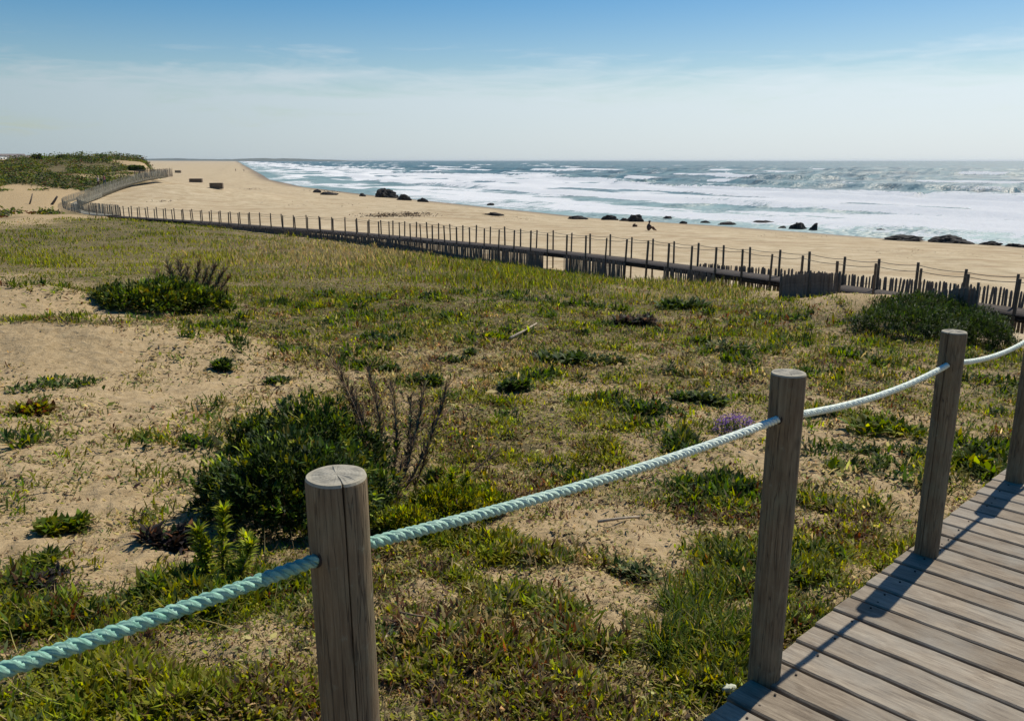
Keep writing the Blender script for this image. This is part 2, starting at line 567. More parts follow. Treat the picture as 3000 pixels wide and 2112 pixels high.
# ------------------------------------------------------------------ foliage builders (numpy)
def blade_mesh(base, yaw, length, width, lean, curl, col, seg=2):
    """bent tapering leaves: arrays of n"""
    n = len(base)
    h = np.stack([np.cos(yaw), np.sin(yaw), 0 * yaw], 1)
    wv = np.stack([-np.sin(yaw), np.cos(yaw), 0 * yaw], 1)
    up = np.array([[0, 0, 1.0]])
    V = []
    ts = [0.0, 0.5, 1.0] if seg == 2 else [0.0, 0.33, 0.7, 1.0]
    prof = [0.6, 1.0, 0.0] if seg == 2 else [0.55, 1.0, 0.75, 0.0]
    for t, w_ in zip(ts, prof):
        a = lean + curl * t
        L = (length * t)[:, None]
        pos = base + h * L * np.sin(a)[:, None] + up * L * np.cos(a)[:, None]
        if w_ > 0:
            V.append(pos - wv * (width * w_ / 2)[:, None]); V.append(pos + wv * (width * w_ / 2)[:, None])
        else:
            V.append(pos)
    k = len(V)
    V = np.stack(V, 1).reshape(-1, 3)
    b = (np.arange(n) * k)[:, None]
    quads = [b + np.array([[0, 1, 3, 2]])]
    if seg == 3:
        quads.append(b + np.array([[2, 3, 5, 4]]))
    tris = b + np.array([[k - 3, k - 2, k - 1]])
    return V, np.vstack(quads), tris, np.repeat(col, k, 0)


def flake_mesh(c, nrm, yaw, L, W, col):
    """small flat pointed leaves: diamonds with a fold"""
    n = len(c)
    a = np.stack([np.cos(yaw), np.sin(yaw), np.zeros(n)], 1)
    a = a - (a * nrm).sum(1)[:, None] * nrm
    a /= np.linalg.norm(a, axis=1)[:, None] + 1e-9
    b = np.cross(nrm, a)
    V = np.stack([c - a * (L / 2)[:, None], c + b * (W / 2)[:, None] - a * (L * 0.05)[:, None] + nrm * (W * 0.15)[:, None],
                  c + a * (L / 2)[:, None], c - b * (W / 2)[:, None] - a * (L * 0.05)[:, None] + nrm * (W * 0.15)[:, None]], 1).reshape(-1, 3)
    i = (np.arange(n) * 4)[:, None]
    T = np.vstack([i + np.array([[0, 2, 1]]), i + np.array([[0, 3, 2]])])
    return V, T, np.repeat(col, 4, 0)


class Leaves:
    def __init__(self):
        self.V = []; self.Q = []; self.T = []; self.C = []; self.n = 0

    def blades(self, *a, **k):
        V, Q, T, C = blade_mesh(*a, **k)
        self.V.append(V); self.Q.append(Q + self.n); self.T.append(T + self.n); self.C.append(C); self.n += len(V)

    def flakes(self, *a):
        V, T, C = flake_mesh(*a)
        self.V.append(V); self.T.append(T + self.n); self.C.append(C); self.n += len(V)

    def build(self, name, mat, parent=None, origin=(0, 0, 0)):
        V = np.vstack(self.V) - np.array(origin)[None]
        me = np_mesh(name, V, np.vstack(self.Q) if self.Q else None, np.vstack(self.T) if self.T else None, np.vstack(self.C))
        return obj(name, me, mat, parent)



# ------------------------------------------------------------------ the near walk: line of posts
PT = [unproj(995, 1388, 1.49), unproj(2312, 1090, 2.65), unproj(2798, 971, 3.77)]
PT = [PT[0] + (PT[0] - PT[1]) * 0.97] + PT
PT = [PT[0] + (PT[0] - PT[1])] + PT
for _ in range(4):
    PT.append(PT[-1] + (PT[3] - PT[2]))
PT[5] = PT[5] + np.array([-0.045, 0.03, 0]) 
PT = np.array(PT)                  # index 2 is the front post
E2 = PT[4, :2] - PT[2, :2]
E2 = E2 / np.linalg.norm(E2)       # along the walk
N2 = np.array([E2[1], -E2[0]])     # to its right
WSLOPE = (PT[4, 2] - PT[2, 2]) / np.linalg.norm(PT[4, :2] - PT[2, :2])
POST_H = 1.115
WALK_W = 1.9


def walk_sn(X, Y):
    dx, dy = X - PT[2, 0], Y - PT[2, 1]
    return dx * E2[0] + dy * E2[1], dx * N2[0] + dy * N2[1]


def deck_z(s):
    return PT[2, 2] - POST_H + WSLOPE * s


# ------------------------------------------------------------------ the far boardwalk: line of posts
def walk_row(px_list, z_of):
    return np.array([unproj_z(x, y, z_of(x)) for x, y in px_list])


def topz(x):
    return CAMZ + np.interp(x, [200, 600, 1067, 1450, 2300, 3000], [-4.75, -4.6, -4.5, -3.95, -3.5, -3.4])


FAR_PX = [(2878, 775), (2725.7, 764), (2585.6, 750.4), (2456, 740), (2340, 727), (2227, 716), (2119, 705), (2022, 695), (1927, 687),
          (1839, 682.6), (1754, 675.6), (1678, 670), (1606, 665), (1539, 661), (1472, 658), (1414.5, 655), (1355, 650.5), (1300, 649),
          (1249, 646), (1201, 644), (1152, 641), (1109, 638), (1067.6, 637), (1024, 634), (984, 631.5), (945, 630), (908, 628), (872.5, 626.5)]
NEAR_PX = [(2986.7, 815), (2814, 797), (2654, 781), (2512.7, 767.7), (2377.7, 754), (2255.6, 742.7), (2139, 730), (2033, 716), (1930, 708),
           (1837, 700), (1748, 692), (1667, 686), (1591, 680), (1519.5, 676), (1450.5, 671), (1387, 667), (1327, 663.4), (1271.4, 660),
           (1215.7, 656), (1163, 651), (1116, 649), (1071, 645), (1030, 643), (990, 641), (952, 639), (915, 637), (880, 635)]


def smooth_line(P, k=3):
    Q = P.copy()
    for i in range(len(P)):
        a, b = max(0, i - k), min(len(P), i + k + 1)
        h = min(i - a, b - 1 - i)
        Q[i] = P[i - h:i + h + 1].mean(0)
    return Q


near_row = smooth_line(walk_row(NEAR_PX, topz))
# centre line of the far boardwalk, near end first
ctr = list(near_row[:, :2])
dir0 = near_row[0, :2] - near_row[5, :2]
dir0 /= np.linalg.norm(dir0)
ctr = [near_row[0, :2] + dir0 * d for d in (24, 16, 8)] + ctr
for (x, y) in [(760, 629.0), (600, 618.5), (450, 611.0), (330, 605.0), (250, 601.0)]:
    ctr.append(unproj_z(x, y, topz(x))[:2])
# the left bend: turns away and climbs the flank of the dune
BEND = [(205, 622, 96), (188, 615, 99), (186, 606, 104), (205, 597, 107), (232, 588, 111), (279, 571, 117), (334, 550, 124), (400, 530, 128), (470, 519, 132)]
bend3 = np.array([unproj(*q) for q in BEND])
ctr_main = np.array(ctr)
WIDE = 1.35


def resample(P, step):
    P = np.asarray(P, dtype=float)
    d = np.r_[0, np.cumsum(np.linalg.norm(np.diff(P, axis=0), axis=1))]
    n = max(2, int(d[-1] / step) + 1)
    q = np.linspace(0, d[-1], n)
    return np.stack([np.interp(q, d, P[:, k]) for k in range(P.shape[1])], 1)


def chaikin(P, it=2):
    P = np.asarray(P, dtype=float)
    for _ in range(it):
        Q = [P[0]]
        for i in range(len(P) - 1):
            Q += [0.75 * P[i] + 0.25 * P[i + 1], 0.25 * P[i] + 0.75 * P[i + 1]]
        Q.append(P[-1])
        P = np.array(Q)
    return P


bx_pts = np.vstack([ctr_main, bend3[:, :2]])
main = resample(chaikin(ctr_main, 1), 0.8)
arc_main = np.r_[0, np.cumsum(np.linalg.norm(np.diff(main, axis=0), axis=1))]
# height of the landward post tops along the line
_pxm = project(main[:, 0], main[:, 1], np.full(len(main), CAMZ - 4.0))[0]
TOPZ = np.array([topz(float(x)) for x in _pxm])
for _ in range(30):
    TOPZ[1:-1] = 0.25 * TOPZ[:-2] + 0.5 * TOPZ[1:-1] + 0.25 * TOPZ[2:]
FPH = 1.10
DROP = np.interp(_pxm, [300, 600, 800, 1100, 1600, 2050, 2200, 2300, 2600, 2780, 2950], [0.2, 0.35, 0.6, 0.9, 0.95, 0.75, 0.2, -0.6, -0.9, -0.3, 0.75])
tan = np.gradient(main, axis=0); tan /= np.linalg.norm(tan, axis=1)[:, None]
SEA = np.stack([tan[:, 1], -tan[:, 0]], 1)          # to the seaward side



hill_edge = [unproj(474, 520, 136)[:2], unproj(430, 496, 260)[:2], unproj(402, 486, 700)[:2], unproj(398, 481, 1600)[:2], unproj(398, 479, 6000)[:2]]
LAND_EDGE = np.vstack([[ctr_main[0] + dir0 * 60], bx_pts, hill_edge])     # landward/seaward border


def line_dist(P, X, Y):
    """signed distance to polyline P (positive on its right-hand side going along it), and the arc length of the foot"""
    best = np.full(X.shape, 1e18); sgn = np.zeros(X.shape); arc = np.zeros(X.shape)
    acc = 0.0
    for i in range(len(P) - 1):
        a, b = P[i], P[i + 1]
        d = b - a; L = np.hypot(*d)
        if L < 1e-6:
            continue
        t = ((X - a[0]) * d[0] + (Y - a[1]) * d[1]) / L ** 2
        lo = 0.0 if i > 0 else -1e6
        hi = 1.0 if i < len(P) - 2 else 1e6
        t = np.clip(t, lo, hi)
        ex, ey = X - (a[0] + t * d[0]), Y - (a[1] + t * d[1])
        dd = ex * ex + ey * ey
        m = dd < best
        best = np.where(m, dd, best)
        sgn = np.where(m, np.sign(d[1] * ex - d[0] * ey), sgn)
        arc = np.where(m, acc + t * L, arc)
        acc += L
    return np.sqrt(best) * sgn, arc


SHORE = np.array([unproj_z(x, y, 0.0)[:2] for x, y in [(3500, 775), (3000, 722), (2600, 699), (2100, 661), (1750, 640), (1450, 609),
                                                        (1290, 592), (1100, 573), (900, 549), (800, 528), (776, 514), (750, 501), (728, 490), (714, 483), (706, 478.5)]])

# ------------------------------------------------------------------ ground heights
# control points of the dune: photo pixel and depth (metres)
CTRL = [(1500, 2112, 2.95), (1500, 1700, 4.5), (1500, 1400, 6.9), (1500, 1200, 9.8), (1500, 1000, 15.4), (1500, 900, 21.3), (1500, 825, 29.0), (1500, 798, 34.5),
        (0, 2112, 2.95), (200, 1800, 3.8), (200, 1500, 5.5), (200, 1300, 7.3), (200, 1100, 10.6), (200, 950, 15), (200, 860, 20), (200, 780, 32), (200, 700, 54), (200, 645, 76),
        (-500, 1100, 10.6), (-500, 700, 50), (-800, 1800, 4.0), (700, 1850, 3.6), (700, 1500, 5.6), (800, 1200, 9.2), (800, 1000, 14.4), (800, 850, 24), (800, 745, 44), (800, 698, 57), (500, 660, 69), (1100, 745, 43), (1100, 722, 49), (1100, 800, 32), (1700, 835, 29.5), (1900, 845, 28),
        (2100, 2100, 3.05), (2200, 1700, 4.6), (2200, 1400, 7.0), (2200, 1100, 12.2), (2200, 950, 19.0), (2000, 862, 27),
        (2650, 1600, 5.3), (2600, 1300, 8.4), (2600, 1100, 12.2), (2600, 1000, 16.2), (2560, 880, 22.0), (2850, 1060, 14.5), (2960, 1010, 17.5), (3400, 1300, 9.0), (3500, 1000, 18), (2300, 880, 24.5),
        (0, 600, 100), (-300, 610, 90), (0, 560, 112), (90, 585, 104), (0, 500, 140), (100, 535, 122), (250, 525, 134), (0, 474, 172), (120, 474, 174), (220, 465, 176), (290, 475, 166), (350, 490, 158), (410, 503, 150), (468, 514, 141), (100, 512, 135),
        (-500, 480, 160), (200, 600, 101), (330, 552, 127), (470, 520, 134)]
CW = np.array([unproj(*c) for c in CTRL])
extra = [(-110, 300, 6.0), (-40, 300, 4.5), (-300, 500, 5.0), (-200, 900, 4.0), (-300, 3000, 6.0), (-160, 1500, 4.5), (60, 60, 1.6), (5, 52, 1.3), (-25, 90, 1.4), (40, 5, 3.0), (-3, -10, 5.9), (0, 0.5, 5.85), (-8, -1, 5.9), (6, -3, 5.7)]
CW = np.vstack([CW, np.array(extra)])


def _tc(X, Y):
    r = np.hypot(X, Y)
    return np.stack([np.arctan2(X, Y) * 2.2, np.log(r + 0.6)], -1)


def _tps_fit(P, z, lam=0.004):
    n = len(P)
    d2 = ((P[:, None] - P[None]) ** 2).sum(-1)
    K = np.where(d2 > 0, 0.5 * d2 * np.log(d2 + 1e-12), 0) + lam * np.eye(n)
    A = np.zeros((n + 3, n + 3))
    A[:n, :n] = K
    A[:n, n] = 1; A[:n, n + 1:] = P
    A[n, :n] = 1; A[n + 1:, :n] = P.T
    return np.linalg.solve(A, np.r_[z, 0, 0, 0])


TP = _tc(CW[:, 0], CW[:, 1])
TW = _tps_fit(TP, CW[:, 2])


def dune_base(X, Y):
    q = _tc(X, Y).reshape(-1, 2)
    out = np.empty(len(q))
    for i in range(0, len(q), 40000):
        qq = q[i:i + 40000]
        d2 = ((qq[:, None] - TP[None]) ** 2).sum(-1)
        out[i:i + 40000] = (0.5 * d2 * np.log(d2 + 1e-12)) @ TW[:len(TP)] + TW[len(TP)] + qq @ TW[len(TP) + 1:]
    return out.reshape(np.shape(X))


def shore_dist(X, Y):
    d, a = line_dist(SHORE, X, Y)
    return -d, a       # positive inland


BANK = unproj(474, 524, 132)
BUMP2 = unproj(1150, 628, 60)


_d = [unproj(230, 1020, 12.6), unproj(40, 885, 17.5), unproj(2560, 872, 22.5)]
DOMES = [(_d[0][0], _d[0][1], 2.4, 1.5, 0.50), (_d[1][0], _d[1][1], 2.6, 1.6, 0.40), (_d[2][0], _d[2][1], 1.6, 1.2, 0.30)]


def ground_parts(X, Y):
    X = np.asarray(X, dtype=float); Y = np.asarray(Y, dtype=float)
    r = np.hypot(X, Y)
    db, _ = line_dist(LAND_EDGE, X, Y)          # + seaward
    ds, arc = shore_dist(X, Y)
    bz = np.where(ds > 0, 1.75 * (1 - np.exp(-np.maximum(ds, 0) / 24.0)) + 0.004 * np.maximum(ds, 0), 0.05 * ds)
    bz = np.maximum(bz, -4.0)
    bz = bz + 0.35 * sstep(0, 25, ds) * (fbm(X / 18, Y / 18, 3, 5) - 0.5) + 0.26 * sstep(2, 10, ds) * (fbm(X / 2.6, Y / 2.6, 4, 9) - 0.5)
    bz = bz + 2.6 * np.exp(-((X - BANK[0]) ** 2 + (Y - BANK[1]) ** 2) / 16.0 ** 2)
    # small scarp cut by the waves, seen between the posts
    bz = bz + 0.9 * np.exp(-((X - BUMP2[0] - 3) ** 2 / 9.0 ** 2 + (Y - BUMP2[1] - 46) ** 2 / 5.0 ** 2))
    dz = dune_base(X, Y)
    fine = sstep(0.5, 2.5, r)
    for (cx, cy, rx_, ry_, am_) in DOMES:
        dz = dz + am_ * np.exp(-((X - cx) / rx_) ** 2 - ((Y - cy) / ry_) ** 2)
    dz = dz + fine * (0.16 * np.minimum(r / 12, 1.6) * (fbm(X / 2.6, Y / 2.6, 3, 21) - 0.5) + 0.12 * (fbm(X / 0.55, Y / 0.55, 3, 33) - 0.5) * np.exp(-r / 60))
    dz = dz + fine * 0.11 * (fbm(X / 0.17, Y / 0.17, 3, 41, 0.6) - 0.5) * np.exp(-r / 16)
    # the dune foot falls away in front of the raised far boardwalk
    dm, am = line_dist(main, X, Y)
    zd_ = np.interp(am, arc_main, TOPZ) - FPH
    drop = np.interp(am, arc_main, DROP)
    lim = zd_ - drop + np.where(drop < 0.61, 0.16, 0.105) * np.maximum(-dm - 0.2, 0) + 4.0 * sstep(8.0, 14.0, -dm)
    near = (dm > -14) & (dm < 3) & (am > 0) & (am < arc_main[-1] - 4)
    e_ = np.clip((dz - lim) / 0.5 + 0.5, 0, 1)
    soft = dz + (lim - dz) * e_ - 0.25 * e_ * (1 - e_)
    dz = np.where(near, np.minimum(dz, soft), dz)
    far_hill = sstep(85, 130, r) * sstep(0, -12, db)
    dz = dz + far_hill * 2.4 * (fbm(X / 13, Y / 13, 4, 77) - 0.5)
    wgt = sstep(-2.5, 2.5, db)
    z = dz * (1 - wgt) + bz * wgt
    # keep the ground clear of the near deck
    s, n = walk_sn(X, Y)
    dk = deck_z(s) - 0.20
    on = sstep(-0.35, 0.05, n) * sstep(WALK_W + 0.5, WALK_W + 0.1, n) * sstep(-6, -3, s) * sstep(14, 9, s)
    z = z * (1 - on) + np.minimum(z, dk) * on
    return z, db, ds, dz


def ground(X, Y):
    return ground_parts(X, Y)[0]


def ground1(x, y):
    return float(ground(np.array([x]), np.array([y]))[0])


def hit(px, py, tmin=1.2, tmax=400.0):
    """point of the ground seen at a photo pixel"""
    t = np.geomspace(tmin, tmax, 500)
    P = np.array([0, 0, CAMZ]) + (unproj(px, py, 1.0) - np.array([0, 0, CAMZ]))[None] * t[:, None]
    g = ground(P[:, 0], P[:, 1])
    k = np.argmax(P[:, 2] < g)
    if P[k, 2] >= g[k]:
        return P[-1]
    a, b = t[k - 1], t[k]
    f0 = P[k - 1, 2] - g[k - 1]; f1 = P[k, 2] - g[k]
    tt = a + (b - a) * f0 / (f0 - f1)
    q = np.array([0, 0, CAMZ]) + (unproj(px, py, 1.0) - np.array([0, 0, CAMZ])) * tt
    q[2] = ground1(q[0], q[1])
    return q


def depth_at(p):
    return p[1] * CP - (p[2] - CAMZ) * SP


# ------------------------------------------------------------------ where plants grow
GX = np.arange(0, 3001, 300)
GY = np.array([620, 700, 780, 860, 950, 1050, 1150, 1250, 1400, 1550, 1700, 1850, 2112])
COVER = np.array([
    [.95, .95, .95, .92, .92, .92, .90, .90, .80, .60, .5],
    [.97, .97, .97, .92, .92, .92, .92, .90, .80, .60, .5],
    [.95, .95, .97, .95, .95, .95, .95, .92, .85, .60, .5],
    [.15, .70, .95, .97, .97, .95, .95, .92, .55, .25, .5],
    [.00, .03, .70, .97, .95, .95, .92, .90, .85, .80, .7],
    [.08, .06, .26, .60, .75, .80, .80, .82, .82, .80, .8],
    [.27, .28, .36, .44, .54, .60, .66, .68, .62, .60, .7],
    [.28, .28, .36, .50, .70, .80, .72, .42, .48, .66, .6],
    [.26, .27, .40, .70, .84, .84, .76, .50, .42, .46, .5],
    [.25, .26, .40, .70, .76, .52, .25, .46, .58, .60, .5],
    [.34, .40, .50, .70, .66, .38, .30, .68, .76, .70, .6],
    [.66, .66, .62, .64, .55, .50, .56, .84, .76, .66, .6],
    [.80, .78, .72, .70, .74, .70, .68, .74, .66, .60, .6]])


def grid_at(G, px, py):
    x = np.clip(px / 300.0, 0, 9.999)
    y = np.interp(py, GY, np.arange(len(GY)))
    y = np.clip(y, 0, len(GY) - 1.001)
    i, j = y.astype(int), x.astype(int)
    fy, fx = y - i, x - j
    return (G[i, j] * (1 - fx) + G[i, j + 1] * fx) * (1 - fy) + (G[i + 1, j] * (1 - fx) + G[i + 1, j + 1] * fx) * fy


def blobs(px, py, L):
    t = 0.0
    for (x, y, sx, sy, a) in L:
        t = t + a * np.exp(-((px - x) / sx) ** 2 - ((py - y) / sy) ** 2)
    return t


YEL = [(1700, 1150, 260, 80, .5), (1650, 1330, 350, 110, .5), (1300, 1680, 280, 130, .45), (2500, 1600, 160, 150, .5), (420, 755, 380, 40, .55), (1500, 2050, 700, 130, .5), (500, 2020, 500, 130, .45), (1080, 830, 70, 40, .5), (1500, 790, 60, 40, .4)]
STRAW = [(1000, 745, 380, 55, .85), (1250, 1080, 600, 90, .60), (2200, 1090, 350, 60, .45), (2500, 1380, 250, 130, .5), (1750, 1600, 220, 120, .6), (1350, 1850, 350, 90, .35), (2000, 850, 300, 40, .35), (700, 1250, 600, 200, .3), (200, 640, 300, 20, .2)]
RUST = [(1150, 850, 350, 40, .35), (1600, 1880, 300, 120, .35), (1400, 1400, 200, 60, .2), (2300, 930, 300, 40, .25), (250, 1850, 250, 90, .3), (1900, 1420, 250, 60, .4)]


def veg_fields(X, Y, Z):
    px, py, dep = project(X, Y, Z)
    c = grid_at(COVER, px, py)
    strip_ = np.exp(-((py - 944 - 0.03 * (px - 280) + 9 * (fbm(X / 1.1, Y / 1.1, 2, 107) - 0.5)) / 11.0) ** 2) * sstep(620, 520, px)
    c = np.maximum(c, 0.85 * strip_)
    sc_ = np.clip(dep * 0.10, 0.22, 2.2)
    k = np.log2(sc_); k0 = np.floor(k); f = k - k0
    n = (1 - f) * fbm(X / 2 ** k0, Y / 2 ** k0, 3, 101) + f * fbm(X / 2 ** (k0 + 1), Y / 2 ** (k0 + 1), 3, 101)
    n = (n - 0.5) * 1.5
    return np.clip(c + n * (0.35 + 1.2 * c * (1 - c)), 0, 1), px, py, dep


# ------------------------------------------------------------------ ground mesh
def build_ground():
    nth, nr = 500, 580
    th = np.linspace(R(-60), R(62), nth)
    rr = np.r_[np.geomspace(0.5, 1.5, 12), np.geomspace(1.51, 20, 440), np.geomspace(20.2, 45, 60), np.geomspace(45.4, 7000, 170)]
    nr = len(rr)
    T, RR = np.meshgrid(th, rr)
    X, Y = RR * np.sin(T), RR * np.cos(T)
    # behind the viewer the same ground goes on, coarsely
    Z, db, ds, dz = ground_parts(X, Y)
    veg, px, py, dep = veg_fields(X, Y, Z)
    hillveg = sstep(0.40, 0.56, fbm(X / 16, Y / 16, 4, 55) + 0.10 * sstep(150, 175, RR))
    hollow = np.exp(-((px - 60) / 130) ** 2 - ((py - 600) / 24) ** 2)
    isl = sstep(72, 95, RR)
    veg = veg * (1 - isl) + isl * np.clip(0.25 + 0.75 * hillveg - 1.2 * hollow, 0, 1)
    veg = veg * sstep(1.5, -1.0, db)
    wet = sstep(9, 1.0, ds + 5 * (fbm(X / 7, Y / 7, 3, 3) - 0.5))
    beach = sstep(-1.0, 1.5, db)
    wob = 7 * (fbm(X / 16, Y / 16, 3, 113) - 0.5)
    wrack = np.maximum.reduce([a_ * np.exp(-((ds + wob - c_) / w_) ** 2) for c_, w_, a_ in ((8, 1.0, .9), (13.5, .8, .6), (24, 1.6, .7), (38, 1.3, .45))]) * beach
    idx = np.arange(nth * nr).reshape(nr, nth)
    q = np.stack([idx[:-1, :-1], idx[:-1, 1:], idx[1:, 1:], idx[1:, :-1]], -1).reshape(-1, 4)
    fb = (db[:-1, :-1] + db[1:, 1:]).ravel() > 0
    keep = np.ones(len(q), bool)
    V = np.stack([X, Y, Z], -1).reshape(-1, 3)
    for nm, msk in (('dune_ground', ~fb), ('beach', fb)):
        qq = q[msk & keep]
        u, inv = np.unique(qq, return_inverse=True)
        me = np_mesh(nm, V[u], quads=inv.reshape(-1, 4), smooth=True,
                     attrs={'veg': veg.ravel()[u], 'wet': wet.ravel()[u], 'beach': beach.ravel()[u], 'wrack': wrack.ravel()[u]})
        kind(obj(nm, me, SAND), 'structure')
    # ground behind and beside the viewer
    T2, R2 = np.meshgrid(np.linspace(R(62), R(300), 60), np.geomspace(0.5, 200, 40))
    X, Y = R2 * np.sin(T2), R2 * np.cos(T2)
    Z, db, ds, dz = ground_parts(X, Y)
    idx = np.arange(60 * 40).reshape(40, 60)
    q = np.stack([idx[:-1, :-1], idx[:-1, 1:], idx[1:, 1:], idx[1:, :-1]], -1).reshape(-1, 4)
    me = np_mesh('terrain', np.stack([X, Y, Z], -1).reshape(-1, 3), quads=q, smooth=True,
                 attrs={'veg': np.full(Z.size, 0.6) * sstep(1.5, -1, db).ravel(), 'wet': np.zeros(Z.size), 'beach': sstep(-1, 1.5, db).ravel()})
    kind(obj('terrain', me, SAND), 'structure')


build_ground()


# ------------------------------------------------------------------ sea
def build_sea():
    nth, nr = 540, 430
    th = np.linspace(R(-27), R(60), nth)
    rr = np.r_[np.geomspace(50, 900, 345), np.geomspace(915, 14000, nr - 345)]
    T, RR = np.meshgrid(th, rr)
    X, Y = RR * np.sin(T), RR * np.cos(T)
    ds, a = shore_dist(X, Y)
    o = -ds                                     # metres out to sea
    ph = 14 * (fbm(a / 70, o / 90, 3, 11) - 0.5) + 26 * (fbm(a / 260, o / 200, 2, 13) - 0.5)
    oo = o + ph
    z = 0.0
    foam = np.zeros_like(o)
    # broad surf zone
    edge = 96 + 80 * (fbm(a / 85 + 3.1, o * 0, 3, 19) - 0.5) + 34 * (fbm(a / 16, o / 10, 4, 23) - 0.5)
    inner = sstep(4, 26, o + 30 * (fbm(a / 26, o / 9, 3, 29) - 0.5))
    streak = fbm(a / 22, o / 4.5, 4, 37)
    surf = sstep(edge + 3, edge - 8, o) * (0.50 + 0.42 * inner) * sstep(-6, 0, o) * (0.72 + 0.55 * streak)
    gap = sstep(0.50, 0.68, fbm(a / 38 + 9, o / 10, 3, 31)) * sstep(62, 24, o)
    foam = np.maximum(foam, surf * (1 - 0.62 * gap))
    z = z + 1.5 * np.exp(-((o - edge + 2) / 6.0) ** 2) + 0.35 * sstep(edge + 2, edge - 30, o) * fbm(a / 6, o / 5, 3, 47)
    bore = np.maximum(0, np.sin((o + 18 * (fbm(a / 45, o / 60, 3, 39) - 0.5)) / 5.6)) ** 2.0
    z = z + 1.05 * bore * sstep(edge + 2, edge - 15, o) * sstep(6, 25, o) * (0.3 + 1.2 * fbm(a / 20, o / 20, 2, 43))
    between = sstep(0.30, 0.05, bore) * sstep(0.42, 0.60, fbm(a / 28, o / 14, 3, 45)) * sstep(edge - 4, edge - 20, o)
    foam = foam * (1 - 0.62 * between)
    # breakers further out: separate crests with white tops
    for k, (o0, w0, h0, thr, seed) in enumerate([(150, 7, 1.5, 0.50, 61), (205, 8, 1.9, 0.47, 62), (270, 9, 1.4, 0.60, 63), (345, 10, 1.9, 0.52, 64), (430, 11, 1.6, 0.60, 65), (560, 14, 1.7, 0.60, 66)]):
        oc = o0 + 44 * (fbm(a / 90, a * 0 + k, 3, seed) - 0.5) * (1 + k * 0.25)
        amp = h0 * (0.35 + 0.9 * fbm(a / 60, a * 0 + 3 * k, 2, seed + 10))
        dlt = o - oc
        z = z + amp * np.where(dlt < 0, np.exp(-(dlt / (w0 * 0.55)) ** 2), np.exp(-(dlt / (w0 * 1.5)) ** 2))
        seg = sstep(thr, thr + 0.10, fbm(a / 48, a * 0 + 7 * k, 3, seed + 20))
        brk = fbm(a / 9, o / 6, 3, seed + 30)
        foam = np.maximum(foam, seg * sstep(-w0 * 0.9, -w0 * 0.3, dlt) * sstep(w0 * 0.8, w0 * 0.1, dlt) * (0.45 + 0.9 * brk))
        foam = np.maximum(foam, seg * 0.50 * sstep(-w0, 0, dlt) * sstep(w0 * 3.0, w0 * 0.5, dlt))
    # swell and chop
    sw = sstep(100, 160, o) * np.exp(-RR / 4000)
    z = z + sw * (0.5 * np.sin(oo / 6.0) * fbm(a / 40, o / 40, 2, 81) * 1.3 + 0.55 * (fbm(a / 9, o / 4.5, 4, 83) - 0.5))
    caps = sstep(0.69, 0.79, fbm(a / 16, o / 5, 4, 91)) * sstep(110, 200, o) * sstep(2500, 800, o)
    foam = np.maximum(foam, caps * 0.62)
    z = z * sstep(-3, 8, o) * np.exp(-RR / 9000)
    # swash running up the sand
    run = 0.22 * sstep(-9, 0, o + 7 * (fbm(a / 12, o * 0, 3, 95) - 0.35)) - 0.12
    z = np.where(o < 6, z * sstep(0, 6, o) + run * (1 - sstep(0, 6, o)), z)
    idx = np.arange(nth * nr).reshape(nr, nth)
    q = np.stack([idx[:-1, :-1], idx[:-1, 1:], idx[1:, 1:], idx[1:, :-1]], -1).reshape(-1, 4)
    keep = (o[:-1, :-1].ravel() > -25)
    q = q[keep]
    V = np.stack([X, Y, z], -1).reshape(-1, 3)
    u, inv = np.unique(q, return_inverse=True)
    shallow = sstep(60, 5, o)
    me = np_mesh('sea_water', V[u], quads=inv.reshape(-1, 4), smooth=True,
                 attrs={'foam': foam.ravel()[u], 'shallow': shallow.ravel()[u]})
    kind(obj('sea_water', me, WATER), 'structure')


build_sea()


# ------------------------------------------------------------------ far coast on the horizon
def build_coast():
    n = 90
    xs = np.linspace(-3000, -1050, n)
    V = []; Q = []
    for i, x in enumerate(xs):
        f = i / (n - 1)
        h = (4 + 30 * float(fbm(np.array([x / 240.0]), np.array([0.0]), 4, 5)[0])) * float(sstep(1.0, 0.35, np.array([f]))[0]) + 1.0
        y0 = 6800 + 300 * f
        V += [(x, y0 - 250, -2), (x, y0, h * 0.8), (x, y0 + 500, h), (x, y0 + 1500, -2)]
        if i:
            b = 4 * (i - 1)
            for k in range(3):
                Q.append((b + k, b + 4 + k, b + 5 + k, b + 1 + k))
    me = np_mesh('coast_hills', np.array(V), quads=np.array(Q), smooth=True)
    kind(obj('coast_hills', me, HILLGREEN), 'structure')


build_coast()


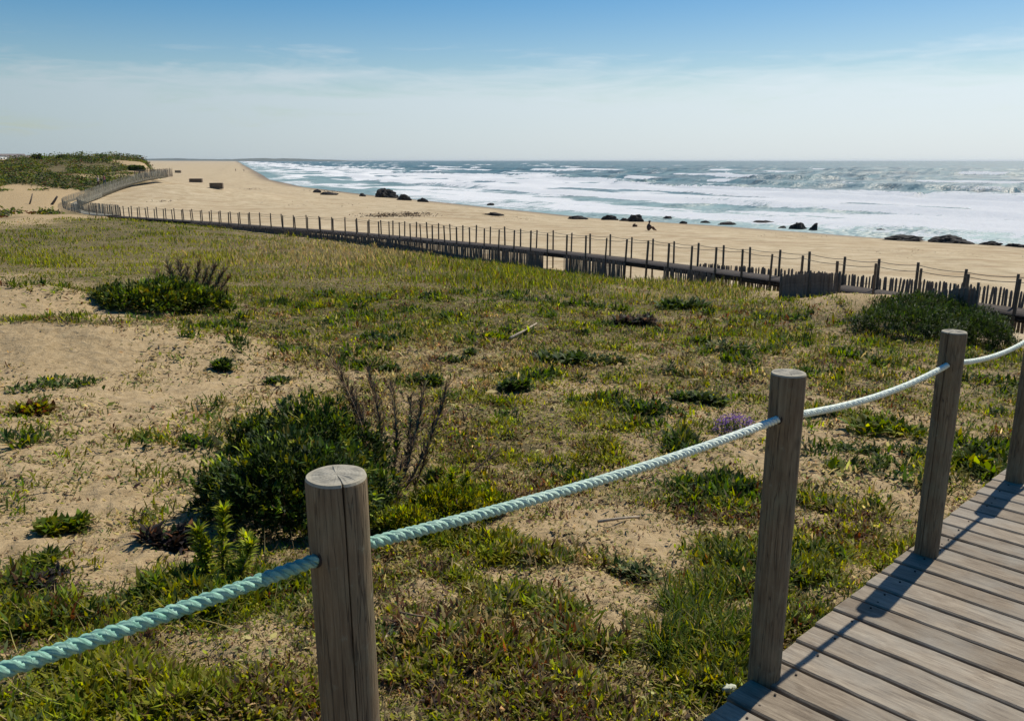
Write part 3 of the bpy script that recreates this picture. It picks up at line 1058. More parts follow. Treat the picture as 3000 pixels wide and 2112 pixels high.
# ------------------------------------------------------------------ near boardwalk
def board_mesh(seed, L, Wd, Th):
    rg = np.random.default_rng(seed)
    nx = 24
    prof = [(-Wd / 2, -Th), (-Wd / 2, -0.006), (-Wd / 2 + 0.006, 0), (-Wd * 0.18, -0.001), (Wd * 0.18, -0.001), (Wd / 2 - 0.006, 0), (Wd / 2, -0.006), (Wd / 2, -Th)]
    m = len(prof)
    V = []; F = []
    e0 = rg.normal(0, 0.0016, nx + 1); e1 = rg.normal(0, 0.0016, nx + 1)
    cup = rg.normal(0, 0.0018)
    for i in range(nx + 1):
        x = L * i / nx
        for j, (y, z) in enumerate(prof):
            yy = y + (e0[i] if j < 3 else e1[i] if j > 4 else 0)
            zz = z + (cup if 2 < j < 5 else 0) + 0.0015 * math.sin(x * 3 + seed)
            V.append((x, yy, zz))
    for i in range(nx):
        for j in range(m):
            a = i * m + j; b = i * m + (j + 1) % m
            F.append((a, b, b + m, a + m))
    F.append(tuple(range(m))); F.append(tuple(nx * m + k for k in range(m))[::-1])
    me = bpy.data.meshes.new('board')
    me.from_pydata(V, [], F)
    me.update()
    me.materials.append(BOARD)
    return me


def xy_at(s, n):
    return PT[2, 0] + E2[0] * s + N2[0] * n, PT[2, 1] + E2[1] * s + N2[1] * n


def build_walk():
    root = bpy.data.objects.new('boardwalk', None)
    COL.objects.link(root)
    x, y = xy_at(0, 0)
    root.location = (x, y, deck_z(0))
    kind(root, 'structure')
    yaw = math.atan2(N2[1], N2[0])
    tilt = math.atan(WSLOPE)
    root.rotation_euler = (0, 0, yaw)       # local x runs to the right across the walk, local y along it
    meshes = [board_mesh(i, WALK_W, 0.1590, 0.045) for i in range(9)]
    s = -2.6
    k = 0
    rg = random.Random(3)
    while s < 11.5:
        o = bpy.data.objects.new('board', meshes[rg.randrange(9)])
        COL.objects.link(o)
        o.parent = root
        o.location = (-0.012 - 0.042 * (s - 1.7) + rg.uniform(-0.006, 0.006), s, WSLOPE * s + rg.uniform(-0.0015, 0.0015))
        o.rotation_euler = (tilt, rg.uniform(-0.002, 0.002), rg.uniform(-0.003, 0.003))
        s += 0.1795 + rg.uniform(-0.002, 0.003)
        k += 1
    mb = MB()
    for c_ in [c for c in root.children if c.name.startswith('board')]:
        for nx_ in (0.10, 0.965):
            for dy in (-0.045, 0.045):
                x_, y_, z_ = c_.location.x + nx_ + rg.uniform(-.008, .008), c_.location.y + dy + rg.uniform(-.006, .006), c_.location.z + 0.0005
                mb.tube([(x_, y_, z_ - .002), (x_, y_, z_ + .0016)], 0.0046, 8)
    kind(mb.build('screws', DECKDARK, root), 'stuff')
    for n in (0.075, 0.95, 1.82):
        mb = MB()
        mb.box((n, 4.4, WSLOPE * 4.4 - 0.112), (0.07, 14.0, 0.155), Matrix.Rotation(tilt, 3, 'X'))
        mb.build('beam', DARKWOOD, root)
    return root


build_walk()


def post_mesh(seed, h_above, depth, rad, crack=None):
    """round post, origin at deck level; chamfered top, optional drying crack as a real groove"""
    rg = np.random.default_rng(seed)
    ang = np.linspace(0, 2 * math.pi, 73)[:-1]
    if crack is not None:
        ca = crack
        ang = np.sort(np.r_[ang, ca + np.array([-0.05, -0.028, -0.012, 0, 0.012, 0.028, 0.05])]) % (2 * math.pi)
        ang = np.sort(ang)
    n = len(ang)
    zs = np.r_[np.linspace(-depth, h_above - 0.012, 34), h_above - 0.006, h_above - 0.001]
    V = []; F = []; MI = []
    phs = rg.uniform(0, 6.28, 4)
    for i, z in enumerate(zs):
        sh = 1.0 if i < len(zs) - 2 else (0.985 if i == len(zs) - 2 else 0.95)
        drift = 0.10 * math.sin(z * 1.7 + phs[3]) - 0.10 * math.sin(h_above * 1.7 + phs[3])
        for a in ang:
            rr = rad * sh * (1 + 0.018 * math.sin(2 * a + phs[0] + 0.5 * z) + 0.010 * math.sin(5 * a + phs[1] + 2 * z) + 0.006 * math.sin(3 * a + 5 * z + phs[2]))
            aa = a
            if crack is not None:
                d = (a - crack + math.pi) % (2 * math.pi) - math.pi
                wd = 0.034 if z > h_above - 0.03 else 0.028
                if abs(d) < 0.055:
                    rr *= 1 - 0.40 * max(0, 1 - abs(d) / wd)
                aa = a + drift
            V.append((rr * math.cos(aa), rr * math.sin(aa), z))
    for i in range(len(zs) - 1):
        for k in range(n):
            F.append((i * n + k, i * n + (k + 1) % n, (i + 1) * n + (k + 1) % n, (i + 1) * n + k)); MI.append(0 if i < len(zs) - 2 else 1)
    b = (len(zs) - 1) * n
    # end grain: inner ring and centre, slightly domed
    ib = len(V)
    for k, a in enumerate(ang):
        x, y, z = V[b + k]
        V.append((x * 0.55, y * 0.55, h_above + 0.001 + rg.normal(0, 0.0006)))
    V.append((0, 0, h_above + 0.0012))
    for k in range(n):
        k2 = (k + 1) % n
        F.append((b + k, b + k2, ib + k2, ib + k)); MI.append(1)
        F.append((ib + k, ib + k2, len(V) - 1)); MI.append(1)
    me = bpy.data.meshes.new('fence_post')
    me.from_pydata(V, [], F)
    me.polygons.foreach_set('material_index', MI)
    me.polygons.foreach_set('use_smooth', [m == 0 for m in MI])
    me.update()
    me.materials.append(POST); me.materials.append(POST_END)
    return me


POST_LABEL = {1: 'round wooden post just behind the left edge of view carrying the rope',
              2: 'thick round wooden post in front with a long vertical crack',
              3: 'round wooden post in full view at the deck edge, right of the cracked one',
              4: 'round dark wooden post before the dark green mound shrub, at the deck edge',
              5: 'dark wooden post cut off by the right edge of the picture',
              6: 'wooden post beyond the right edge of the picture'}


def build_near_posts():
    for k in (1, 2, 3, 4, 5, 6):
        p = PT[k]
        gz = ground1(p[0], p[1])
        toward = math.atan2(-p[1], -p[0])
        crack = {2: toward + 0.20, 4: toward - 0.42}.get(k)
        me = post_mesh(k, POST_H, POST_H * 0 + (p[2] - POST_H - gz) + 0.35, 0.0553, crack)
        o = obj('fence_post', me, None, None, (p[0], p[1], p[2] - POST_H))
        o.rotation_euler = (random.uniform(-0.006, 0.006), random.uniform(-0.006, 0.006), 0)
        if k > 0:
            e3 = np.array([E2[0], E2[1], WSLOPE]); c3 = np.array([0, 0, POST_H - 0.150])
            mb = MB(); mb.tube([c3 - e3 * 0.0538, c3 + e3 * 0.0538], 0.0185, 16)  # solid dark plug stands in for the shade inside the drilled hole
            mb.build('hole_shade_plug', DECKDARK, o)
        tag(o, POST_LABEL[k], 'post', 'round posts along the near boardwalk')


build_near_posts()


def build_rope():
    hole = np.array([p - np.array([0, 0, 0.150]) for p in PT])
    sags = {0: 0.07, 1: 0.030, 2: 0.022, 3: 0.040, 4: 0.045, 5: 0.04, 6: 0.04}
    path = []
    for k in range(0, 6):
        a, b = hole[k], hole[k + 1]
        n = int(np.linalg.norm(b - a) / 0.0045)
        t = np.linspace(0, 1, n, endpoint=False)
        q = a[None] + (b - a)[None] * t[:, None]
        q[:, 2] -= sags[k] * 4 * t * (1 - t)
        path.append(q)
    P = np.vstack(path)
    # ease the kinks at the posts
    for _ in range(6):
        P[1:-1] = 0.25 * P[:-2] + 0.5 * P[1:-1] + 0.25 * P[2:]
    d = np.r_[0, np.cumsum(np.linalg.norm(np.diff(P, axis=0), axis=1))]
    t0 = d[np.argmin(np.linalg.norm(P - hole[2], axis=1))]
    T = np.gradient(P, axis=0); T /= np.linalg.norm(T, axis=1)[:, None]
    A = np.cross(T, [0, 0, 1.0]); A /= np.linalg.norm(A, axis=1)[:, None]
    B = np.cross(A, T)
    root = thing('rope', 'green three-strand rope sagging from post to post along the near boardwalk', 'rope', hole[2])
    pitch, off, rs = 0.056, 0.0059, 0.0072
    m = 10
    for s in range(3):
        w_ = 2 * math.pi * (-(d + 0.012 * np.sin(d * 2.3) + 0.006 * np.sin(d * 7.1)) / pitch + s / 3) + 0.10 * np.sin(d * 5 + 2 * s)
        Cn = P + off * (np.cos(w_)[:, None] * A + np.sin(w_)[:, None] * B)
        Tn = np.gradient(Cn, axis=0); Tn /= np.linalg.norm(Tn, axis=1)[:, None]
        U = np.cos(w_)[:, None] * A + np.sin(w_)[:, None] * B
        U = U - (U * Tn).sum(1)[:, None] * Tn; U /= np.linalg.norm(U, axis=1)[:, None]
        W = np.cross(Tn, U)
        ph = np.linspace(0, 2 * math.pi, m, endpoint=False)
        rad = rs * (1 + 0.10 * (vnoise(d * 45, d * 0 + s, 4)[:, None] - 0.5) + 0.08 * np.sin(ph * 5 + 1)[None])
        V = Cn[:, None] + rad[..., None] * (np.cos(ph)[None, :, None] * U[:, None] + np.sin(ph)[None, :, None] * W[:, None])
        n = len(P)
        idx = np.arange(n * m).reshape(n, m)
        q = np.stack([idx[:-1], np.roll(idx[:-1], -1, 1), np.roll(idx[1:], -1, 1), idx[1:]], -1).reshape(-1, 4)
        yarn = (ph[None] * 5 + d[:, None] * 2 * math.pi / 0.013).ravel()
        al = np.repeat(d - t0, m)
        V = V.reshape(-1, 3) - hole[2][None]
        me = np_mesh('strand', V, quads=q, smooth=True, attrs={'yarn': yarn, 'along': al})
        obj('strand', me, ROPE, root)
    rg = np.random.default_rng(12)
    i = rg.integers(0, len(P), 900)
    lv = Leaves()
    ang = rg.uniform(0, 6.28, 900)
    bs = P[i] + 0.0122 * (np.cos(ang)[:, None] * A[i] + np.sin(ang)[:, None] * B[i])
    lv.blades(bs, rg.uniform(0, 6.28, 900), rg.uniform(.004, .016, 900), np.full(900, .0006), rg.uniform(.2, 2.6, 900), rg.uniform(-.6, .6, 900), np.tile([[.5, .66, .57]], (900, 1)))
    kind(lv.build('fibres', DRYLEAF, root, hole[2]), 'stuff')


build_rope()


# ------------------------------------------------------------------ far boardwalk with two rows of posts, ropes, slat fences
def on_line(s):
    x = np.interp(s, arc_main, main[:, 0]); y = np.interp(s, arc_main, main[:, 1])
    z = np.interp(s, arc_main, TOPZ)
    sx = np.interp(s, arc_main, SEA[:, 0]); sy = np.interp(s, arc_main, SEA[:, 1])
    l = np.hypot(sx, sy)
    return x, y, z, sx / l, sy / l


def strip(P3L, P3R, thick, nm, mat, parent=None):
    n = len(P3L)
    V = np.vstack([P3L, P3R, P3L - [0, 0, thick], P3R - [0, 0, thick]])
    i = np.arange(n - 1)
    Q = [np.stack([i, i + 1, n + i + 1, n + i], -1), np.stack([2 * n + i, 3 * n + i, 3 * n + i + 1, 2 * n + i + 1], -1),
         np.stack([i, 2 * n + i, 2 * n + i + 1, i + 1], -1), np.stack([n + i, n + i + 1, 3 * n + i + 1, 3 * n + i], -1)]
    me = np_mesh(nm, V, quads=np.vstack(Q))
    return obj(nm, me, mat, parent)


def small_post_mesh(h, depth, r, seed):
    rg = np.random.default_rng(seed)
    mb = MB()
    n = 10
    zs = [-depth, h * 0.3, h * 0.7, h - 0.02, h]
    rs = [r * rg.uniform(0.96, 1.05) for _ in range(3)] + [r, r * 0.86]
    lx, ly = rg.normal(0, 0.006, 2)
    mb.tube([(lx * z, ly * z, z) for z in zs], rs, n)
    me = mb.mesh('fence_post', True)
    me.materials.append(DARKWOOD)
    return me


def build_far_walk():
    root = bpy.data.objects.new('boardwalk', None)
    COL.objects.link(root)
    kind(root, 'structure')
    S = np.arange(0, arc_main[-1], 0.5)
    x, y, z, sx, sy = on_line(S)
    zd = z - FPH
    Lp = np.stack([x - 0.05 * sx, y - 0.05 * sy, zd], 1)
    Rp = np.stack([x + (WIDE + 0.05) * sx, y + (WIDE + 0.05) * sy, zd], 1)
    # deck boards as real geometry, joined: far too small to pick apart
    bV = []; bQ = []
    Sb = np.arange(0, arc_main[-1], 0.165)
    bx_, by_, bz_, bsx, bsy = on_line(Sb)
    tx, ty = -bsy, bsx
    k = len(Sb)
    off = np.random.default_rng(4).uniform(-0.02, 0.02, k)
    cs = []
    for (n_, t_) in ((-0.06, -0.077), (WIDE + 0.06, -0.077), (WIDE + 0.06, 0.077), (-0.06, 0.077)):
        for dzz in (0, -0.035):
            cs.append(np.stack([bx_ + bsx * (n_ + off) + tx * t_, by_ + bsy * (n_ + off) + ty * t_, bz_ - FPH + dzz], 1))
    V = np.stack(cs, 1).reshape(-1, 3)
    b = np.arange(k)[:, None] * 8
    Q = np.concatenate([b + np.array([[0, 2, 4, 6]]), b + np.array([[1, 7, 5, 3]]), b + np.array([[0, 1, 3, 2]]), b + np.array([[2, 3, 5, 4]]), b + np.array([[4, 5, 7, 6]]), b + np.array([[6, 7, 1, 0]])])
    kind(obj('deck_boards', np_mesh('deck_boards', V, quads=Q), DECKDARK, root), 'stuff')
    for n_ in (0.02, WIDE - 0.02):
        A = np.stack([x + sx * (n_ - 0.03), y + sy * (n_ - 0.03), zd - 0.037], 1)
        Bp = np.stack([x + sx * (n_ + 0.03), y + sy * (n_ + 0.03), zd - 0.037], 1)
        strip(A, Bp, 0.16, 'beam', DECKDARK, root)
    # posts
    protos = [small_post_mesh(FPH, 1.3, 0.046, i) for i in range(8)]
    rows = []
    base = np.array([p[:2] for p in near_row])
    d0, a0 = line_dist(main, base[:1, 0], base[:1, 1])
    for side, nm, s0 in ((0.0, 'landward', float(a0[0])), (WIDE, 'seaward', float(a0[0]) + 0.62)):
        tops = []
        s = s0 - 2 * 1.58
        k = 0
        rg = random.Random(11 + int(side * 10))
        while s < arc_main[-1] - 0.5:
            x_, y_, z_, sx_, sy_ = on_line(s)
            px_, py_ = x_ + sx_ * side, y_ + sy_ * side
            dz_ = rg.uniform(-0.05, 0.05)
            vis = project(px_, py_, z_)[0] < 3010
            tops.append((px_, py_, z_ + dz_))
            if vis:
                k += 1
                o = bpy.data.objects.new('fence_post', protos[rg.randrange(8)])
                COL.objects.link(o)
                o.location = (px_, py_, z_ - FPH + dz_)
                o.rotation_euler = (rg.uniform(-0.035, 0.035), rg.uniform(-0.035, 0.035), rg.uniform(0, 6))
                o.scale = (rg.uniform(0.9, 1.12),) * 2 + (1,)
                tag(o, '%s dark post from the right in the %s row of the beach boardwalk' % (ordinal(k), nm), 'post', 'posts of the %s row along the beach boardwalk' % nm)
            s += 1.58 + rg.uniform(-0.07, 0.07)
        mb = MB()
        for a, b_ in zip(tops[:-1], tops[1:]):
            pts = []
            for t in np.linspace(0, 1, 5):
                pts.append((a[0] + (b_[0] - a[0]) * t, a[1] + (b_[1] - a[1]) * t, a[2] + (b_[2] - a[2]) * t - 0.10 - 0.05 * 4 * t * (1 - t)))
            mb.tube(pts, 0.011, 5, cap=False)
        o = mb.build('rope', OLDROPE, None, True)
        tag(o, 'thin dark rope strung through the %s posts of the beach boardwalk' % nm, 'rope')
    return root


build_far_walk()


def slat_mesh(seed, h, wdt=0.045, th=0.018):
    rg = np.random.default_rng(seed)
    w2 = wdt / 2
    b1, b2 = rg.normal(0, 0.006, 2)
    V = []
    for z, ox, k in ((0, 0, 1), (h * 0.5, b1, 1.0), (h - 0.05, b2, 0.95), (h, b2, 0.45)):
        for sx_, sy_ in ((-1, -1), (1, -1), (1, 1), (-1, 1)):
            V.append((ox + sx_ * w2 * k, sy_ * th / 2, z))
    F = [(0, 3, 2, 1), (12, 13, 14, 15)]
    for i in range(3):
        for k in range(4):
            F.append((i * 4 + k, i * 4 + (k + 1) % 4, (i + 1) * 4 + (k + 1) % 4, (i + 1) * 4 + k))
    me = bpy.data.meshes.new('slat')
    me.from_pydata(V, [], F)
    me.update()
    return me


SLATS = [slat_mesh(i, 1.0) for i in range(10)]
for m_ in SLATS:
    m_.materials.append(SLAT)
SLATS_G = [m_.copy() for m_ in SLATS]
for m_ in SLATS_G:
    m_.materials.clear(); m_.materials.append(SLAT_GREY)
SLAT_V = [np.array([v.co[:] for v in m_.vertices]) for m_ in SLATS]
SLAT_F = np.array([list(p.vertices) for p in SLATS[0].polygons])


def slat_fence(label, P3, h, pitch, max_parts=300, grey=False, wires=(0.25, 0.78), seed=1, hvar=0.08, jit=0.05, width=1.0, stakes=0):
    """paling fence along 3-D base line P3 (base heights given): single slats, two wires"""
    rg = random.Random(seed)
    P = resample(P3, pitch)
    root = thing('slat_fence', label, 'fence', P[0])
    meshes = SLATS_G if grey else SLATS
    mt = SLAT_GREY if grey else SLAT
    far = []
    far_col = []
    for i, p in enumerate(P):
        q = P[min(i + 1, len(P) - 1)] - P[max(i - 1, 0)]
        yaw = math.atan2(q[1], q[0])
        hh = h * (1 + rg.uniform(-hvar, hvar))
        e = (rg.uniform(-0.04, 0.04), rg.uniform(-jit, jit), yaw + rg.uniform(-0.25, 0.25))
        dz_ = rg.uniform(-0.03, 0.03)
        if i < max_parts:
            o = bpy.data.objects.new('slat', meshes[rg.randrange(10)])
            COL.objects.link(o)
            o.parent = root
            o.location = [float(c) for c in (p - P[0])]
            o.location.z += dz_
            o.rotation_euler = e
            o.scale = (width * rg.uniform(0.7, 1.25), 1, hh)
        else:
            M = Matrix.LocRotScale(Vector([float(c) for c in (p - P[0])]) + Vector((0, 0, dz_)), Vector((0, 0, 0)).to_track_quat('Z', 'Y') if False else None, None)
            import mathutils
            Rm = np.array(mathutils.Euler(e).to_matrix())
            v = SLAT_V[rg.randrange(10)] * np.array([width * rg.uniform(0.7, 1.25), 1, hh])
            far.append(v @ Rm.T + (p - P[0]) + np.array([0, 0, dz_]))
    if far:
        nv = len(SLAT_V[0])
        V = np.vstack(far)
        F = (np.arange(len(far))[:, None, None] * nv + SLAT_F[None]).reshape(-1, 4)
        kind(obj('slats', np_mesh('slats', V, quads=F), mt, root), 'stuff')
    mb = MB()
    for w_ in wires:
        mb.tube([(p[0] - P[0][0], p[1] - P[0][1], p[2] - P[0][2] + w_ * h) for p in P[::max(1, int(0.5 / pitch))]], 0.005, 4)
    mb.build('wire', WIRE, root)
    if stakes:
        for k in range(stakes):
            p = P[int((len(P) - 1) * k / max(1, stakes - 1))]
            m2 = MB()
            m2.tube([(0, 0, -0.4), (0.01, 0, h * 0.6), (0.0, 0.01, h * 1.08)], [0.045, 0.045, 0.04], 8)
            m2.build('stake', DARKWOOD, root, True, p - P[0])
    return root


def fence_line(s0, s1, off, zrel=None, n=None, sink=0.0):
    S = np.linspace(s0, s1, n or max(2, int(abs(s1 - s0) / 0.8)))
    x, y, z, sx, sy = on_line(S)
    X, Y = x + sx * off, y + sy * off
    if zrel is None:
        Z = ground(X, Y) - sink
    else:
        Z = z + zrel
    return np.stack([X, Y, Z], 1)


def s_of_px(px):
    q = project(main[:, 0], main[:, 1], TOPZ)[0]
    return float(np.interp(-px, -q, arc_main))


FB = fence_line(s_of_px(3090), s_of_px(1960), WIDE + 0.55, -FPH - 0.85)
FB[:, 2] -= np.linspace(0, 1, len(FB)) ** 1.3 * 0.50
# beach-side paling, seen lit through its gaps on the right
slat_fence('long paling fence on the beach side of the far boardwalk, thin slats against bright sand',
           FB, 1.40, 0.125, 300, False, seed=2, hvar=0.03, jit=0.03, width=2.0)
# dark paling under the landward edge of the deck
LP = [(2105, 1955, 'short dark slat panel under the boardwalk, right of the wider gap in the brown screen', 3), (1838, 1662, 'dark brown slat panel under the boardwalk between the two gaps', 4),
      (1598, 560, 'long dark brown slat screen below the boardwalk running far to the left', 5)]
for (a, b, lab, sd) in LP:
    slat_fence(lab, fence_line(s_of_px(a), s_of_px(b), -0.16, -FPH - 1.28), 1.27, 0.054, 300, False, seed=sd, hvar=0.02, jit=0.02, width=1.15)


def short_panel(label, pxa, pya, za, pxb, pyb, zb, seed, bow=0.06):
    """top edge given by photo pixels and depths; the slats go down into the sand"""
    a = unproj(pxa, pya, za); b = unproj(pxb, pyb, zb)
    P = np.array([a + (b - a) * t for t in np.linspace(0, 1, 9)])
    g = ground(P[:, 0], P[:, 1])
    h = float((P[:, 2] - g).max()) + 0.15
    P[:, 2] += bow * np.sin(np.linspace(0, 3.1, 9)) - h
    return slat_fence(label, P, h, 0.046, 300, False, seed=seed, hvar=0.006, jit=0.012, width=1.5, stakes=3)


short_panel('brown windbreak panel of close slats behind the dark green mound shrub', 2735, 858, 24.4, 2866, 842, 23.7, 21)
short_panel('low dark windbreak panel of close slats beside the pale sand mound', 2290, 808, 25.0, 2461, 803, 24.4, 22)


# ------------------------------------------------------------------ left bend: deck and grey palisades climbing the dune
def build_bend():
    ext = np.vstack([[main[-6, 0], main[-6, 1], TOPZ[-6] - FPH], [main[-1, 0], main[-1, 1], TOPZ[-1] - FPH]])
    C3 = np.vstack([ext, bend3])
    C3 = resample(chaikin(C3, 2), 0.8)
    t = np.gradient(C3[:, :2], axis=0); t /= np.linalg.norm(t, axis=1)[:, None]
    s = np.stack([t[:, 1], -t[:, 0]], 1)
    root = bpy.data.objects.new('boardwalk', None); COL.objects.link(root); kind(root, 'structure')
    L3 = C3.copy(); R3 = C3.copy()
    L3[:, :2] -= s * 0.0; R3[:, :2] += s * 1.5
    o = strip(L3 + [0, 0, 0.10], R3 + [0, 0, 0.10], 0.14, 'deck', SLAT_GREY, root)
    F1 = R3.copy(); F1[:, :2] += s * 0.08; F1[:, 2] -= 0.05
    slat_fence('curved grey palisade where the beach boardwalk bends up the left dune', F1, 1.22, 0.11, 300, True, seed=31, hvar=0.04, width=1.35)
    F2 = L3.copy()[8:]; F2[:, :2] -= s[8:] * 0.10; F2[:, 2] -= 0.05
    slat_fence('inner grey palisade behind the curved one, on the landward side of the bend', F2, 1.15, 0.14, 300, True, seed=32, hvar=0.05, width=1.3)


build_bend()
# crest palisade: dark end piece at the right tip of the dune
pA, pB = unproj(395, 524, 137), unproj(474, 521, 133)
slat_fence('dark slat fence at the right-hand tip of the left dune', np.array([pA, (pA + pB) / 2 + [0, 0, .1], pB, pB + [0.8, 2.5, 0.15]]), 1.35, 0.10, 300, False, seed=33, width=1.3)


# ------------------------------------------------------------------ rocks
def rock_mesh(seed, sx, sy, sz, planes=8, sub=4):
    rg = np.random.default_rng(seed)
    import bmesh
    bm = bmesh.new()
    bmesh.ops.create_icosphere(bm, subdivisions=sub, radius=1.0)
    D = np.array([v.co[:] for v in bm.verts])
    D /= np.linalg.norm(D, axis=1)[:, None]
    N = rg.normal(size=(planes, 3)); N[:, 2] *= 0.75; N /= np.linalg.norm(N, axis=1)[:, None]
    K = rg.uniform(0.55, 1.0, planes)
    dots = D @ N.T
    rr = np.min(np.where(dots > 0.05, K[None] / np.maximum(dots, 0.05), 9), axis=1)
    rr = np.minimum(rr, 1.15)
    rr = rr * (0.66 + 0.68 * fbm(D[:, 0] * 3.6 + seed, D[:, 1] * 3.6 + D[:, 2] * 3, 4, seed, 0.6))
    V = D * rr[:, None]
    V = (V - (V.max(0) + V.min(0)) / 2) / ((V.max(0) - V.min(0)) / 2) * np.array([sx, sy, sz])
    for v, c in zip(bm.verts, V):
        v.co = c
    me = bpy.data.meshes.new('rock')
    bm.to_mesh(me); bm.free()
    me.materials.append(ROCK)
    return me


ROCKS = [  # x0, x1, ytop, ybase in the photo, label
    (1093, 1168, 551, 580, 'biggest black rock at the water edge, standing above the surf'),
    (1160, 1206, 569, 587, 'low black tail of rock at the right foot of the biggest rock'),
    (1222, 1255, 579, 593, 'small dark rock to the right of the biggest rock'),
    (916, 940, 555, 565, 'small dark knob of rock on the sand left of the biggest rock'),
    (936, 990, 562, 571, 'low dark rock ledge running from the small knob towards the sea'),
    (1052, 1072, 566, 576, 'little rock in the wash close left of the biggest rock'),
    (1426, 1448, 595, 604, 'lone dark rock standing in the wash before the surf'),
    (1409, 1478, 622, 631, 'long flat dark rock lying on the sand like a log'),
    (1663, 1725, 633, 643, 'low dark rock hump left of the seated person'),
    (1762, 1811, 630, 645, 'dark pointed rock behind the seated person, nearer the left'),
    (1812, 1846, 639, 648, 'flat dark rock between the two pointed rocks behind the seated person'),
    (1841, 1890, 628, 650, 'dark twin-topped rock straight behind the seated person'),
    (1938, 1972, 633, 644, 'dark rock just right of the seated person at the wash'),
    (1990, 2014, 648, 656, 'tiny dark rock in the wash right of the seated person'),
    (2050, 2084, 647, 656, 'small dark rock in the wash midway to the double rock'),
    (2103, 2160, 650, 661, 'low line of dark rock left of the double rock'),
    (2206, 2275, 646, 656, 'thin dark rock ledge in the foam left of the double rock'),
    (2280, 2305, 662, 671, 'small dark rock on the sand left of the double rock'),
    (2315, 2372, 652, 674, 'left half of the big double black rock at the water edge'),
    (2366, 2399, 653, 677, 'right half of the big double black rock at the water edge'),
    (2588, 2712, 690, 706, 'long jagged dark rock left of the humped rock near the right edge'),
    (2726, 2853, 690, 713, 'large dark humped rock at the wash near the right edge'),
    (2872, 2942, 706, 719, 'low dark rock right of the humped rock'),
    (2944, 3010, 713, 724, 'dark rock cut off by the right edge of the picture'),
    (2570, 2600, 670, 680, 'small dark rock in the white foam above the long jagged rock'),
    (2190, 2216, 594, 601, 'tiny dark rock far out in the white surf')]
for i, (x0, x1, yt, yb, lab) in enumerate(ROCKS):
    p = hit((x0 + x1) / 2, yb, 20, 900)
    if p[2] < 0.0:
        p = unproj_z((x0 + x1) / 2, yb, 0.0)
    dep = depth_at(p)
    wx = (x1 - x0) / FPX * dep / 2
    hz = (yb - yt) / FPX * dep
    me = rock_mesh(200 + i, wx * 1.03, max(wx * 0.7, 0.4), hz * 0.95)
    o = obj('rock', me, None, None, (p[0], p[1] + wx * 0.3, p[2] + hz * 0.03))
    tag(o, lab, 'rock', 'dark rocks along the water edge')


# ------------------------------------------------------------------ boxes on the sand
def plank_box(label, px0, px1, ytop, ybase, yaw, seed):
    p = hit((px0 + px1) / 2, ybase, 40, 900)
    dep = depth_at(p)
    L = (px1 - px0) / FPX * dep; H = (ybase - ytop) / FPX * dep
    root = thing('plank_box', label, 'wooden box', p - [0, 0, 0.05], yaw, 'dark wooden boxes on the sand')
    Wd = L * 0.45
    n = 4
    proto = {}
    for i in range(n):
        z = (i + 0.5) * H / n
        for sgn in (-1, 1):
            mb = MB(); mb.box((0, sgn * Wd / 2, z), (L, 0.06, H / n - 0.03)); mb.build('plank', DARKWOOD, root)
            mb = MB(); mb.box((sgn * (L / 2 - 0.03), 0, z), (0.06, Wd - 0.07, H / n - 0.03)); mb.build('plank', DARKWOOD, root)
    for sx_ in (-1, 1):
        for sy_ in (-1, 1):
            mb = MB(); mb.box((sx_ * (L / 2 - 0.12), sy_ * (Wd / 2 - 0.09), H / 2), (0.11, 0.11, H)); mb.build('corner_post', DARKWOOD, root)
    for k in range(5):
        mb = MB(); mb.box((-L / 2 + (k + 0.5) * L / 5, 0, H + 0.035), (L / 5 - 0.05, Wd + 0.1, 0.06)); mb.build('lid_plank', DARKWOOD, root)


plank_box('dark low wooden box on the sand, larger one nearer the sea', 617, 653, 537, 553, 0.10, 1)
plank_box('dark low wooden box on the sand, middle one', 557, 592, 524, 535, 0.15, 2)
plank_box('small dark wooden box far off near the tip of the dune', 514, 530, 500, 507, 0.0, 3)


